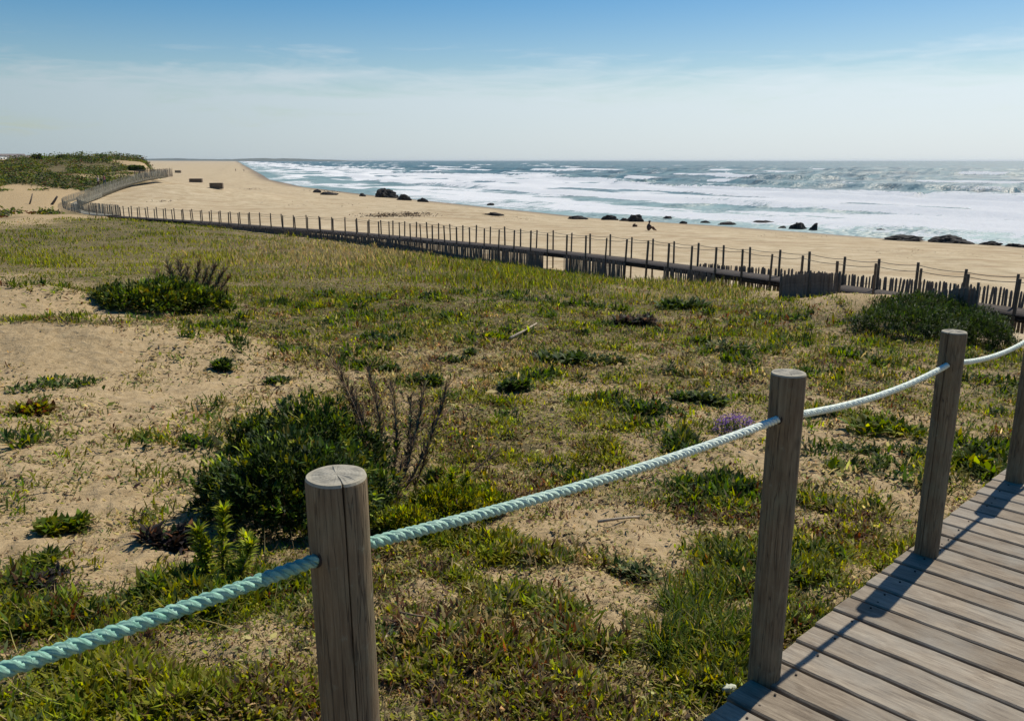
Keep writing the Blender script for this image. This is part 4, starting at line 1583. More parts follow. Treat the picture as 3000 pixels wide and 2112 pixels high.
# ------------------------------------------------------------------ people
def person(label, loc, yaw, joints, radii, bones, zones, mats, hair_c, hair_r, bulk=1.0):
    """one continuous skinned body; zones(bone, t) picks the material; hair is a child"""
    radii = [r_ * (bulk if i not in (3, 4) else 1.0) for i, r_ in enumerate(radii)]
    me = bpy.data.meshes.new('person')
    me.from_pydata(joints, bones, [])
    o = bpy.data.objects.new('person', me)
    COL.objects.link(o)
    mod = o.modifiers.new('skin', 'SKIN')
    for i, r_ in enumerate(radii):
        d = me.skin_vertices[0].data[i]
        d.radius = (r_, r_)
        d.use_root = (i == 0)
    o.modifiers.new('sub', 'SUBSURF').levels = 1
    dg = bpy.context.evaluated_depsgraph_get()
    m2 = bpy.data.meshes.new_from_object(o.evaluated_get(dg))
    o.modifiers.clear()
    o.data = m2
    for m_ in mats:
        m2.materials.append(m_)
    J = [Vector(j) for j in joints]
    for p in m2.polygons:
        best, mi = 1e9, 0
        for bi, (a, b) in enumerate(bones):
            ab = J[b] - J[a]
            t = max(0, min(1, (p.center - J[a]).dot(ab) / max(ab.length_squared, 1e-9)))
            d = (p.center - J[a] - ab * t).length - 0.3 * (radii[a] + (radii[b] - radii[a]) * t)
            if d < best:
                best = d; mi = zones(bi, t)
        p.material_index = mi
        p.use_smooth = True
    o.location = [float(c) for c in loc]
    o.rotation_euler = (0, 0, yaw)
    tag(o, label, 'person')
    import bmesh
    bm = bmesh.new()
    bmesh.ops.create_uvsphere(bm, u_segments=12, v_segments=8, radius=hair_r)
    for v in bm.verts:
        v.co = Vector((v.co.x * 0.92, v.co.y * 1.05 - 0.012, v.co.z * 1.0 + 0.018)) + Vector(hair_c)
        if v.co.y > hair_c[1] + 0.02 and v.co.z < hair_c[2] + 0.04:
            v.co.y = hair_c[1] + 0.02
    hm = bpy.data.meshes.new('hair'); bm.to_mesh(hm); bm.free()
    obj('hair', hm, HAIR, o)
    return o


STAND_B = [(0, 1), (1, 2), (2, 3), (3, 4), (2, 5), (5, 6), (6, 7), (2, 8), (8, 9), (9, 10), (0, 11), (11, 12), (12, 13), (13, 14), (0, 15), (15, 16), (16, 17), (17, 18)]
STAND_R = [0.14, 0.13, 0.12, 0.055, 0.10, 0.06, 0.042, 0.035, 0.06, 0.042, 0.035, 0.085, 0.058, 0.042, 0.035, 0.085, 0.058, 0.042, 0.035]


def walker(label, loc, yaw, shirt, trousers, stride=0.2):
    j = [(0, 0, 0.95), (0, 0.02, 1.18), (0, 0.02, 1.40), (0, 0.03, 1.52), (0, 0.05, 1.64), (-0.19, 0.02, 1.38), (-0.23, 0.0 + stride * 0.5, 1.10), (-0.21, 0.08 + stride * 0.8, 0.88),
         (0.19, 0.02, 1.38), (0.23, -stride * 0.5, 1.10), (0.21, 0.05 - stride * 0.7, 0.88), (-0.09, 0, 0.88), (-0.10, -stride * 0.5 + 0.06, 0.48), (-0.10, -stride * 1.2, 0.08), (-0.10, -stride * 1.2 + 0.15, 0.03),
         (0.09, 0, 0.88), (0.10, stride * 0.7, 0.48), (0.10, stride, 0.06), (0.10, stride + 0.16, 0.03)]
    def zones(b, t):
        if b in (0, 1):
            return 1
        if b in (4, 5, 7, 8) and (b in (4, 7) or t < 0.5):
            return 1
        if b in (10, 11, 14, 15) or (b in (12, 16) and t < 0.8):
            return 2
        return 0
    return person(label, loc, yaw, j, STAND_R, STAND_B, zones, [SKIN, shirt, trousers], (0, 0.05, 1.66), 0.115)


def seated(label, loc, yaw):
    j = [(0, 0, 0.14), (0, 0.04, 0.36), (0, 0.10, 0.60), (0, 0.15, 0.72), (0, 0.20, 0.83), (-0.19, 0.10, 0.57), (-0.24, 0.28, 0.42), (-0.08, 0.45, 0.45),
         (0.19, 0.10, 0.57), (0.24, 0.28, 0.42), (0.08, 0.47, 0.43), (-0.10, 0.06, 0.14), (-0.12, 0.42, 0.46), (-0.11, 0.66, 0.10), (-0.11, 0.80, 0.05),
         (0.10, 0.06, 0.14), (0.12, 0.46, 0.42), (0.11, 0.78, 0.08), (0.11, 0.92, 0.05)]
    def zones(b, t):
        if b in (0, 1) or b in (4, 5, 7, 8):
            return 1
        if b in (10, 11, 12, 14, 15, 16):
            return 2
        return 0
    return person(label, loc, yaw, j, STAND_R, STAND_B, zones, [SKIN, CLOTH_DARK, CLOTH_BROWN], (0, 0.20, 0.85), 0.125, 1.45)


ps = hit(1897, 677, 30, 300)
seated('person in dark clothes sitting on the sand and facing right along the shore', ps, R(-75))
pb = hit(1861, 665, 30, 300)
mb = MB()
mb.tube([(-0.16, 0, 0.0), (-0.15, 0, 0.12), (-0.10, 0, 0.24), (0, 0.01, 0.29)], [0.13, 0.16, 0.12, 0.03], 10)
mb.tube([(0.10, 0, 0.02), (0.10, 0, 0.12), (0.05, 0, 0.22)], [0.12, 0.14, 0.07], 10)
mb.tube([(-0.12, 0, 0.24), (-0.10, 0.02, 0.36), (0.0, 0.03, 0.38), (0.05, 0, 0.24)], 0.015, 6)
tag(mb.build('beach_bag', CLOTH_BROWN, None, True, pb), 'small brown bag on the sand left of the seated person', 'bag')


def deck_at(px, py, d):
    return unproj(px, py, d)


for (px, py, d, sh, trz, lab) in ((290, 552, 119.5, CLOTH_PALE, CLOTH_BROWN, 'walker in pale top on the left bend of the boardwalk, nearer one'),
                                  (308, 547, 122.0, CLOTH_RED, CLOTH_BLUE, 'walker in red top on the left bend of the boardwalk, farther one')):
    walker(lab, unproj(px, py, d), R(150), sh, trz)
for (px, py, lab) in ((690, 493, 'distant person walking on the far beach, nearer the dune'), (714, 491, 'distant person walking on the far beach, nearer the sea')):
    q = unproj(px, py, 520)
    q[2] = ground1(q[0], q[1])
    walker(lab, q, R(200), CLOTH_BLUE, CLOTH_DARK, 0.15)


# ------------------------------------------------------------------ the dune on the left: house, trees, scrub
def build_house():
    p = unproj(-38, 476, 235)
    p[2] = CAMZ - 1.5
    root = thing('house', 'white flat-roofed house at the far left edge on the dune', 'house', p, 0.15)
    mb = MB(); mb.box((0, 0, 1.2), (9, 7, 3.2)); mb.build('wall', WHITEWALL, root)
    mb = MB(); mb.box((0, 0, 2.92), (9.5, 7.5, 0.22)); mb.build('roof', TILE, root)
    for x in (-2.6, 0.2, 2.8):
        f = MB(); f.box((x, -3.53, 1.3), (1.3, 0.08, 1.2)); fr = f.build('window', WHITEWALL, root)
        g = MB(); g.box((x, -3.585, 1.3), (1.08, 0.03, 0.98)); g.build('pane', GLASS, fr)


build_house()


def build_hamlet():
    for k, (px, w_, h_, lab) in enumerate(((30, 9, 3.6, 'grey low house beyond the dune, next to the white house'), (56, 7, 3.2, 'grey low house beyond the dune, second from the white house'))):
        p = unproj(px, 478, 262)
        p[2] = CAMZ - 2.0
        p[2] -= 0.9
        root = thing('house', lab, 'house', p, 0.1 * k)
        mb = MB(); mb.box((0, 0, h_ / 2 - 0.5), (w_, 6, h_ + 1)); mb.build('wall', SLAT_GREY, root)
        mb = MB()
        mb.add([(-w_ / 2 - .3, -3.3, h_), (w_ / 2 + .3, -3.3, h_), (w_ / 2 + .3, 3.3, h_), (-w_ / 2 - .3, 3.3, h_), (-w_ / 2 - .3, 0, h_ + 1.3), (w_ / 2 + .3, 0, h_ + 1.3)],
               [(0, 1, 5, 4), (2, 3, 4, 5), (1, 2, 5), (3, 0, 4), (3, 2, 1, 0)])
        mb.build('roof', TILE, root)


build_hamlet()


PAL = {'green': (0.082, 0.128, 0.013), 'deep': (0.034, 0.058, 0.014), 'olive': (0.145, 0.148, 0.018), 'yellow': (0.235, 0.255, 0.016), 'lime': (0.31, 0.36, 0.045),
       'grey': (0.115, 0.140, 0.050), 'rust': (0.115, 0.055, 0.022), 'straw': (0.33, 0.27, 0.115), 'brown': (0.11, 0.075, 0.045), 'purple': (0.20, 0.10, 0.33), 'dead': (0.035, 0.028, 0.024)}
PAL = {k: np.array(v) for k, v in PAL.items()}


def pick(rg, names, probs, n, jitter=0.28):
    """n colours out of named leaf kinds; probs may be (n,k)"""
    P = np.array([PAL[k] for k in names])
    probs = np.asarray(probs, dtype=float)
    if probs.ndim == 1:
        probs = np.repeat(probs[None], n, 0)
    cs = np.cumsum(probs / probs.sum(1, keepdims=True), 1)
    i = (rg.random(n)[:, None] > cs).sum(1).clip(0, len(names) - 1)
    return P[i] * np.exp(rg.normal(0, jitter, (n, 1))) * np.exp(rg.normal(0, 0.07, (n, 3)))


def scatter(rg, n, r0, r1, th0=-44, th1=46, power=1.0):
    """points spread with density falling off with distance, kept off the deck and off the beach"""
    lr = rg.random(n)
    r_ = r0 * (r1 / r0) ** lr
    t_ = R(th0) + rg.random(n) * R(th1 - th0)
    X, Y = r_ * np.sin(t_), r_ * np.cos(t_)
    s, nn_ = walk_sn(X, Y)
    ok = ~((nn_ > -0.05) & (nn_ < WALK_W + 0.1))
    X, Y = X[ok], Y[ok]
    db, _ = line_dist(LAND_EDGE, X, Y)
    ok = db < -0.25
    X, Y = X[ok], Y[ok]
    Z = ground(X, Y)
    return X, Y, Z


def kinds_prob(px, py, rg, X, Y):
    yel = np.clip(0.38 + 1.3 * blobs(px, py, YEL) + 0.5 * (fbm(X / 0.9, Y / 0.9, 3, 301) - 0.5), 0, 1)
    stw = np.clip(0.04 + 0.03 * (py > 900) + blobs(px, py, STRAW) + 0.5 * (fbm(X / 0.7, Y / 0.7, 3, 303) - 0.5), 0, 1)
    rus = np.clip(0.05 + blobs(px, py, RUST) + 0.5 * (fbm(X / 0.6, Y / 0.6, 3, 305) - 0.52), 0, 1)
    grn = np.clip(0.9 - stw - 0.5 * rus, 0.1, 1)
    gf = np.clip((py - 950) / 300, 0.25, 1.0)
    pr = np.stack([grn * (1 - yel) * (1 - 0.4 * gf), grn * (1 - yel) * 0.4 * gf, grn * 0.42 + 0 * yel, grn * yel, stw * 0.95, rus * 0.7], 1)
    return ['green', 'grey', 'olive', 'yellow', 'straw', 'rust'], pr


def build_cover():
    rg = np.random.default_rng(5)
    # ---- 1. fleshy ground-cover tufts close by
    X, Y, Z = scatter(rg, 112000, 1.7, 24.0)
    veg, px, py, dep = veg_fields(X, Y, Z)
    md = fbm(X / 0.42, Y / 0.42, 3, 211)
    mound = sstep(0.38, 0.70, md)
    yp = np.clip(1.6 * blobs(px, py, YEL), 0, 1)
    ok = (rg.random(len(X)) < np.maximum(sstep(0.28, 0.72, veg) * (0.30 + 0.85 * mound), 0.85 * yp * sstep(0.30, 0.60, veg) * (0.55 + 0.45 * mound))) & (py < 2500)
    X, Y, Z, px, py, dep, mound = [a[ok] for a in (X, Y, Z, px, py, dep, mound)]
    names, pr = kinds_prob(px, py, rg, X, Y)
    k = 6
    n = len(X)
    # species patches: broad dark leaves here, yellowish succulents there, withered brown mats elsewhere
    spn = fbm(X / 0.75 + 40, Y / 0.75, 3, 231)[:, None]
    dk = sstep(0.58, 0.66, spn) * (0.35 + 0.65 * sstep(1750, 1500, py))[:, None]; br = sstep(0.46, 0.36, spn)
    pr = pr * (1 - 0.8 * dk) * (1 - 0.55 * br)
    pr = np.c_[pr[:, :1] + 0.35 * dk, pr[:, 1:4], pr[:, 4:5] + 0.22 * br, pr[:, 5:6] + 0.12 * br, 0.45 * dk, 0.26 * br]
    names = names + ['deep', 'brown']
    tcol = pick(rg, names, pr, n, 0.24)
    base = np.repeat(np.stack([X, Y, Z - 0.006 + 0.03 * mound], 1), k, 0) + rg.normal(0, 0.020, (n * k, 3)) * np.array([1, 1, 0.3]) * np.repeat(np.clip(dep / 4, 0.8, 2.2), k)[:, None]
    ls = np.repeat(np.clip(0.85 + (dep - 4) * 0.06, 0.8, 1.8) * (0.65 + 0.75 * mound), k)
    L = rg.uniform(0.035, 0.085, n * k) * ls
    L = L * np.repeat(1 + 0.35 * dk[:, 0] - 0.35 * br[:, 0], k)
    W = rg.uniform(0.008, 0.016, n * k) * ls * np.repeat(1 + 0.7 * dk[:, 0], k)
    lv = Leaves()
    lv.blades(base, rg.uniform(0, 6.283, n * k), L, W, rg.uniform(0.05, 1.05, n * k), rg.uniform(0.0, 0.8, n * k), np.repeat(tcol, k, 0) * np.exp(rg.normal(0, 0.25, (n * k, 1))))
    kind(lv.build('ground_cover', LEAF), 'stuff')
    print('cover tufts', n)
    # ---- 2. flat creeping leaves and litter
    X, Y, Z = scatter(rg, 170000, 1.7, 32.0)
    veg, px, py, dep = veg_fields(X, Y, Z)
    ok = rg.random(len(X)) < (0.02 + 0.7 * sstep(0.10, 0.65, veg))
    X, Y, Z, px, py, dep = [a[ok] for a in (X, Y, Z, px, py, dep)]
    n = len(X)
    names, pr = kinds_prob(px, py, rg, X, Y)
    names = names + ['brown']
    pr = np.c_[pr[:, :4] * 0.55, pr[:, 4] * 1.9 + 0.22, pr[:, 5] * 1.2 + 0.02, np.full(n, 0.16)]
    sz = np.clip(dep / 6.5, 0.65, 2.2) * np.exp(rg.normal(0, 0.35, n))
    nr = rg.normal(0, 0.42, (n, 3)); nr[:, 2] = 1; nr /= np.linalg.norm(nr, axis=1)[:, None]
    lv = Leaves()
    L = rg.uniform(0.016, 0.042, n) * sz
    lv.flakes(np.stack([X, Y, Z + 0.004 + 0.012 * rg.random(n) * sz], 1), nr, rg.uniform(0, 6.283, n), L, L * rg.uniform(0.22, 0.6, n), pick(rg, names, pr, n, 0.3))
    kind(lv.build('leaf_litter', DRYLEAF), 'stuff')
    print('flakes', n)
    # ---- 3. grass of the middle and far dune
    X, Y, Z = scatter(rg, 380000, 6.0, 92.0, -42, 40)
    veg, px, py, dep = veg_fields(X, Y, Z)
    hl = 0.6 * fbm(X / 1.7, Y / 1.7, 3, 401) + 0.4 * fbm(X / 6, Y / 4, 3, 403)
    ok = rg.random(len(X)) < sstep(0.45, 0.95, veg) * sstep(8, 22, dep) * (0.35 + 0.9 * hl)
    X, Y, Z, px, py, dep, hl = [a[ok] for a in (X, Y, Z, px, py, dep, hl)]
    n = len(X)
    names, pr = kinds_prob(px, py, rg, X, Y)
    pr[:, 5] *= 0.5
    tall = 0.35 + 1.3 * sstep(0.4, 0.75, hl) + 0.9 * blobs(px, py, [(1000, 745, 400, 50, 1), (1500, 800, 400, 40, .8), (2000, 860, 350, 35, .8)])
    L = rg.uniform(0.07, 0.20, n) * tall * np.clip(dep / 22, 0.7, 1.5)
    W = rg.uniform(0.004, 0.010, n) * np.clip(dep / 8.5, 1, 9)
    lv = Leaves()
    lv.blades(np.stack([X, Y, Z - 0.02], 1), rg.uniform(0, 6.283, n), L, W, rg.uniform(0.0, 0.5, n), rg.uniform(0.1, 0.7, n), pick(rg, names, pr, n, 0.26))
    kind(lv.build('dune_grass', LEAF), 'stuff')
    print('grass', n)
    # ---- 4. thin dry stalks and twigs lying about
    X, Y, Z = scatter(rg, 9000, 1.9, 14.0)
    veg, px, py, dep = veg_fields(X, Y, Z)
    ok = (rg.random(len(X)) < 0.25 + 0.6 * veg) & (veg > 0.10)
    X, Y, Z = X[ok], Y[ok], Z[ok]
    n = len(X)
    lv = Leaves()
    lv.blades(np.stack([X, Y, Z + 0.008], 1), rg.uniform(0, 6.283, n), rg.uniform(0.04, 0.20, n), rg.uniform(0.002, 0.0045, n), rg.uniform(0.9, 1.5, n), rg.uniform(-0.5, 0.3, n),
              pick(rg, ['straw', 'brown', 'dead'], [0.5, 0.35, 0.15], n, 0.3))
    kind(lv.build('dry_stalks', DRYLEAF), 'stuff')


build_cover()


def build_chips():
    rg = np.random.default_rng(18)
    X, Y, Z = scatter(rg, 115000, 2.0, 19.0)
    veg, px, py, dep = veg_fields(X, Y, Z)
    st = np.clip(blobs(px, py, STRAW), 0, 1)
    lump = fbm(X / 0.45, Y / 0.45, 3, 261)
    ok = rg.random(len(X)) < (0.22 + 0.75 * st) * sstep(0.14, 0.30, veg) * sstep(0.36, 0.60, lump)
    X, Y, Z, dep = X[ok], Y[ok], Z[ok], dep[ok]
    n = len(X)
    ls = np.clip(dep / 5.5, 0.8, 2.3)
    lv = Leaves()
    lv.blades(np.stack([X, Y, Z + 0.012 * rg.random(n)], 1), rg.uniform(0, 6.283, n), rg.uniform(0.03, 0.075, n) * ls, rg.uniform(0.008, 0.022, n) * ls, rg.uniform(0.5, 1.35, n), rg.uniform(0.2, 1.6, n), pick(rg, ['straw', 'brown', 'rust', 'grey'], [.66, .2, .06, .08], n, 0.3))
    kind(lv.build('dry_leaves', DRYLEAF), 'stuff')
    print('chips', n)


build_chips()


def build_sprigs():
    rg = np.random.default_rng(8)
    X, Y, Z = scatter(rg, 42000, 2.2, 17.0)
    veg, px, py, dep = veg_fields(X, Y, Z)
    lump = fbm(X / 0.3, Y / 0.3, 2, 221)
    ok = (rg.random(len(X)) < 0.95 * sstep(0.08, 0.28, veg) * sstep(0.38, 0.58, lump))
    X, Y, Z, dep = X[ok], Y[ok], Z[ok], dep[ok]
    n = len(X); k = 3
    c = pick(rg, ['olive', 'grey', 'straw', 'green', 'brown', 'rust'], [.26, .2, .2, .12, .16, .06], n, 0.3)
    ls = np.repeat(np.clip(dep / 5, 0.8, 2.0), k)
    base = np.repeat(np.stack([X, Y, Z - 0.004], 1), k, 0) + rg.normal(0, 0.012, (n * k, 3)) * ls[:, None] * np.array([1, 1, .2])
    lv = Leaves()
    lv.blades(base, rg.uniform(0, 6.283, n * k), rg.uniform(0.014, 0.042, n * k) * ls, rg.uniform(0.004, 0.010, n * k) * ls, rg.uniform(0.4, 1.4, n * k), rg.uniform(-0.2, 0.6, n * k), np.repeat(c, k, 0) * np.exp(rg.normal(0, .25, (n * k, 1))))
    kind(lv.build('sand_plants', LEAF), 'stuff')
    print('sprigs', n)


build_sprigs()


def build_hill_scrub():
    """low scrub on the left dune, too far off and too merged to count"""
    rg = np.random.default_rng(15)
    X, Y, Z = scatter(rg, 21000, 97, 230, -46, -20)
    px, py, dep = project(X, Y, Z)
    hv = fbm(X / 16, Y / 16, 4, 55) + 0.10 * sstep(150, 175, np.hypot(X, Y))
    hollow = np.exp(-((px - 60) / 130) ** 2 - ((py - 600) / 24) ** 2)
    sand = blobs(px, py, [(165, 498, 42, 10, 1), (270, 486, 75, 8, 1), (420, 512, 40, 8, 1)])
    bd, _ = line_dist(bend3[:, :2], X, Y)
    ok = (hv + 0.22 * (fbm(X / 5, Y / 7, 3, 79) - 0.5) > 0.485) & (hollow < 0.35) & (sand < 0.5) & (np.abs(bd) > 2.2)
    X, Y, Z = X[ok], Y[ok], Z[ok]
    n = len(X); k = 9
    base = np.repeat(np.stack([X, Y, Z], 1), k, 0)
    sp = rg.normal(0, 0.4, (n * k, 3)); sp[:, 2] = rg.random(n * k) ** 1.4 * 1.25 * np.repeat(sstep(0.40, 0.70, fbm(X / 4, Y / 4, 3, 71)) * 0.9 + 0.08, k)
    nr = rg.normal(0, 1, (n * k, 3)); nr[:, 2] = np.abs(nr[:, 2]) + 0.3; nr /= np.linalg.norm(nr, axis=1)[:, None]
    pn = fbm(X / 9, Y / 9, 3, 73)[:, None]
    c = pick(rg, ['green', 'deep', 'olive', 'grey', 'rust'], np.c_[0.4 * pn, 1.1 * (1 - pn) ** 2, 0.6 * pn ** 2 + .05, .12 + 0 * pn, .08 + 0 * pn], n, 0.25)
    lv = Leaves()
    lv.flakes(base + sp, nr, rg.uniform(0, 6.28, n * k), rg.uniform(0.20, 0.46, n * k), rg.uniform(0.12, 0.28, n * k), np.repeat(c, k, 0) * np.exp(rg.normal(0, 0.2, (n * k, 1))))
    kind(lv.build('dune_scrub', DARKLEAF), 'stuff')


build_hill_scrub()


def crown_leaves(rg, lobes, n, leaf_l, leaf_w, names, probs, ground_z=None, shell=0.55):
    """sprigs of leaves through several ellipsoid lobes (centre, radii)"""
    lob = np.array([l[0] for l in lobes]); rad = np.array([l[1] for l in lobes])
    vol = rad.prod(1) ** 0.67
    i = rg.choice(len(lobes), n, p=vol / vol.sum())
    d = rg.normal(size=(n, 3)); d[:, 2] = np.abs(d[:, 2]) * 1.0 - 0.15
    d /= np.linalg.norm(d, axis=1)[:, None]
    rr = shell + (1 - shell) * rg.random(n) ** 0.6
    nz = 0.55 + 0.9 * (fbm(d[:, 0] * 3.4 + i * 5, d[:, 1] * 3.4 + d[:, 2] * 2.9, 3, 17))
    P = lob[i] + d * rad[i] * (rr * nz)[:, None]
    return P, d, rr


def build_shrub(name, label, lobes, n, ll, lw, names, probs, seed, stems=(), origin=None, mat=None, group=None, dry=(), tips=0.0, dsc=1.0):
    rg = np.random.default_rng(seed)
    o = np.array(origin)
    root = thing(name, label, 'shrub', o, 0.0, group)
    P, d, rr = crown_leaves(rg, lobes, n, ll, lw, names, probs)
    keep = P[:, 2] > ground(P[:, 0], P[:, 1]) + 0.005
    P, d, rr = P[keep], d[keep], rr[keep]
    n = len(P); k = 6
    pts = np.repeat(P, k, 0) + rg.normal(0, ll * 0.30, (n * k, 3))
    yaw = np.repeat(np.arctan2(d[:, 1], d[:, 0]), k) + rg.normal(0, 1.0, n * k)
    lean = np.repeat(np.arccos(np.clip(d[:, 2], -1, 1)) * 0.55, k) + rg.normal(0, 0.45, n * k)
    tip = (rg.random(n) < tips * sstep(0.85, 0.99, rr))[:, None]
    c = np.repeat(np.where(tip, pick(rg, ['lime', 'yellow', 'olive'], [.3, .4, .3], n, 0.2), pick(rg, names, probs, n, 0.25)), k, 0) * np.exp(rg.normal(0, 0.18, (n * k, 1)))
    lv = Leaves()
    lv.blades(pts, yaw, rg.uniform(0.6, 1.25, n * k) * ll, rg.uniform(0.7, 1.2, n * k) * lw, lean, rg.uniform(0, 0.5, n * k), c)
    lv.build('foliage', mat or DARKLEAF, root, o)
    mb = MB()
    for l in lobes:
        for q in range(5):
            e = np.array(l[0]) + rg.normal(size=3) * np.array(l[1]) * 0.45
            b = np.array([l[0][0], l[0][1], 0]) + np.r_[rg.normal(0, 0.15, 2) * np.array(l[1][:2]), 0]
            b[2] = ground1(b[0], b[1]) - 0.03
            e[2] = max(e[2], b[2] + 0.08)
            m = (b + e) / 2 + rg.normal(0, 0.04, 3)
            mb.tube([b - o, m - o, e - o], [0.014, 0.009, 0.004], 5)
    kind(mb.build('branch', TWIG, root, True), 'stuff')
    for (a, b, r_) in dry:
        spike(a, b, r_, root, o, rg, dsc)
    return root


def spike(a, b, r_, root, o, rg, dsc=1.0):
    """dry plume: bent stem clothed in short withered leaves"""
    a, b = np.array(a), np.array(b)
    L = np.linalg.norm(b - a)
    mb = MB()
    side = np.cross(b - a, [0, 0, 1.0]); side /= np.linalg.norm(side) + 1e-9
    pts = [a + (b - a) * t + side * L * 0.05 * math.sin(t * 3) for t in np.linspace(0, 1, 7)]
    mb.tube([p - o for p in pts], [r_ * (1 - 0.75 * t) for t in np.linspace(0, 1, 7)], 5)
    st = mb.build('dry_stem', TWIG, root, True)
    n = int(50 + 220 * L)
    t = rg.uniform(0.05, 1, n)
    base = a[None] + (b - a)[None] * t[:, None] + side[None] * (L * 0.05 * np.sin(t * 3))[:, None]
    ax = (b - a) / L
    lv = Leaves()
    tilt = math.acos(max(-1, min(1, ax[2])))
    yaw = math.atan2(ax[1], ax[0]) + rg.normal(0, 0.9, n)
    lv.blades(base, yaw, rg.uniform(0.02, 0.05, n) * (1 + L) * dsc, rg.uniform(0.002, 0.005, n) * (1 + L) * dsc, np.full(n, tilt) + rg.normal(0.05, 0.28, n), rg.uniform(0, 0.4, n),
              pick(rg, ['brown', 'rust', 'dead', 'straw'], [0.5, 0.12, 0.10, 0.28], n, 0.3))
    lv.build('withered_leaves', DRYLEAF, st, o)
    tw = MB()
    for q in range(5):
        t_ = rg.uniform(0.25, 0.85)
        p0 = a + (b - a) * t_ + side * L * 0.05 * math.sin(t_ * 3)
        dv = ax + rg.normal(0, 0.45, 3) + np.array([0.25, 0, 0])
        dv /= np.linalg.norm(dv)
        tw.tube([p0 - o, p0 - o + dv * L * 0.16, p0 - o + dv * L * 0.30 + [0, 0, 0.02 * L]], [r_ * 0.35, r_ * 0.25, r_ * 0.12], 4)
    kind(tw.build('twigs', TWIG, st, True), 'stuff')


def at(px, py):
    return hit(px, py)


def lob(px, py_base, w_px, h_px, fwd=0.0, deep=0.7):
    """ellipsoid lobe standing on the ground: photo pixel of its foot, width and height in pixels"""
    p = at(px, py_base)
    dep = depth_at(p)
    rx = w_px / FPX * dep / 2
    rz = h_px / FPX * dep
    ry = rx * deep
    return ((p[0], p[1] + ry * 0.8 + fwd, p[2] + rz * 0.22), (rx, ry, rz * 0.92))


# -- front shrub: dark left half, brown plumes, greener right half
L1 = [lob(820, 1590, 520, 230), lob(680, 1530, 300, 150), lob(905, 1480, 420, 230, 0.1), lob(740, 1420, 240, 150, 0.1), lob(1000, 1540, 320, 160)]
o1 = at(850, 1560)
d1 = depth_at(at(1000, 1450))
up = lambda px, py, d: unproj(px, py, d)
dry1 = [(up(1120, 1430, d1), up(1075, 1090, d1 + .2), 0.006), (up(1170, 1430, d1), up(1200, 1160, d1 + .3), 0.006), (up(1210, 1440, d1), up(1275, 1210, d1), 0.006), (up(1080, 1400, d1), up(985, 1085, d1 + .2), 0.006), (up(1130, 1420, d1), up(955, 1035, d1 + .25), 0.009), (up(1150, 1420, d1), up(1140, 1120, d1 + .4), 0.007), (up(1090, 1380, d1), up(1010, 1130, d1 + .1), 0.012),
        (up(1160, 1430, d1), up(1240, 1130, d1 + .3), 0.010), (up(1190, 1430, d1), up(1310, 1130, d1 + .2), 0.011), (up(1150, 1480, d1 - .2), up(1210, 1290, d1 - .1), 0.011),
        (up(1330, 1420, d1), up(1465, 1310, d1 + .1), 0.011), (up(1130, 1560, d1 - .5), up(1175, 1340, d1 - .3), 0.014)]
build_shrub('shrub', 'dark green bushy shrub with brown dry plumes right behind the front post', L1, 4300, 0.050, 0.019, ['deep', 'green', 'olive'], [0.74, 0.22, 0.04], 51, origin=o1, dry=dry1, tips=0.22, dsc=1.25)

# -- shrub in the middle left with brown dry plumes
L2 = [lob(400, 918, 260, 62), lob(500, 912, 200, 66), lob(320, 895, 150, 44), lob(590, 918, 150, 50), lob(455, 890, 160, 58)]
d2 = depth_at(at(560, 900))
dry2 = [(up(510 + i * 11, 900, d2), up(*q, d2 + .3), 0.018) for i, q in enumerate([(455, 800), (490, 780), (520, 768), (545, 790), (580, 775), (605, 790), (628, 780), (655, 795), (672, 812), (645, 850), (665, 845)])]
build_shrub('shrub', 'spreading green shrub with brown dry plumes beside the bare sand on the left', L2, 1900, 0.11, 0.045, ['deep', 'green', 'olive'], [0.40, 0.45, 0.15], 52, origin=at(430, 915), dry=dry2, tips=0.3, dsc=2.6)

# -- mound on the right under the slat fence
L3 = [lob(2690, 1000, 360, 78), lob(2630, 955, 230, 62), lob(2835, 1008, 330, 92), lob(2780, 960, 300, 66), lob(2915, 1032, 210, 72), lob(2720, 955, 260, 70), lob(2872, 1022, 230, 92)]
build_shrub('shrub', 'dense dark green mound shrub below the slat fence on the right', L3, 6500, 0.095, 0.026, ['deep', 'green'], [0.9, 0.1], 53, origin=at(2740, 990))

# -- yellow-green patch to the right of the front shrub (low)
L4 = [lob(1290, 1560, 260, 90), lob(1180, 1600, 200, 80), lob(1400, 1520, 200, 60)]
build_shrub('shrub', 'low yellow-green leafy shrub right of the front post, above the rope', L4, 1500, 0.040, 0.013, ['yellow', 'olive', 'green'], [0.4, 0.35, 0.25], 54, origin=at(1290, 1550), mat=LEAF)


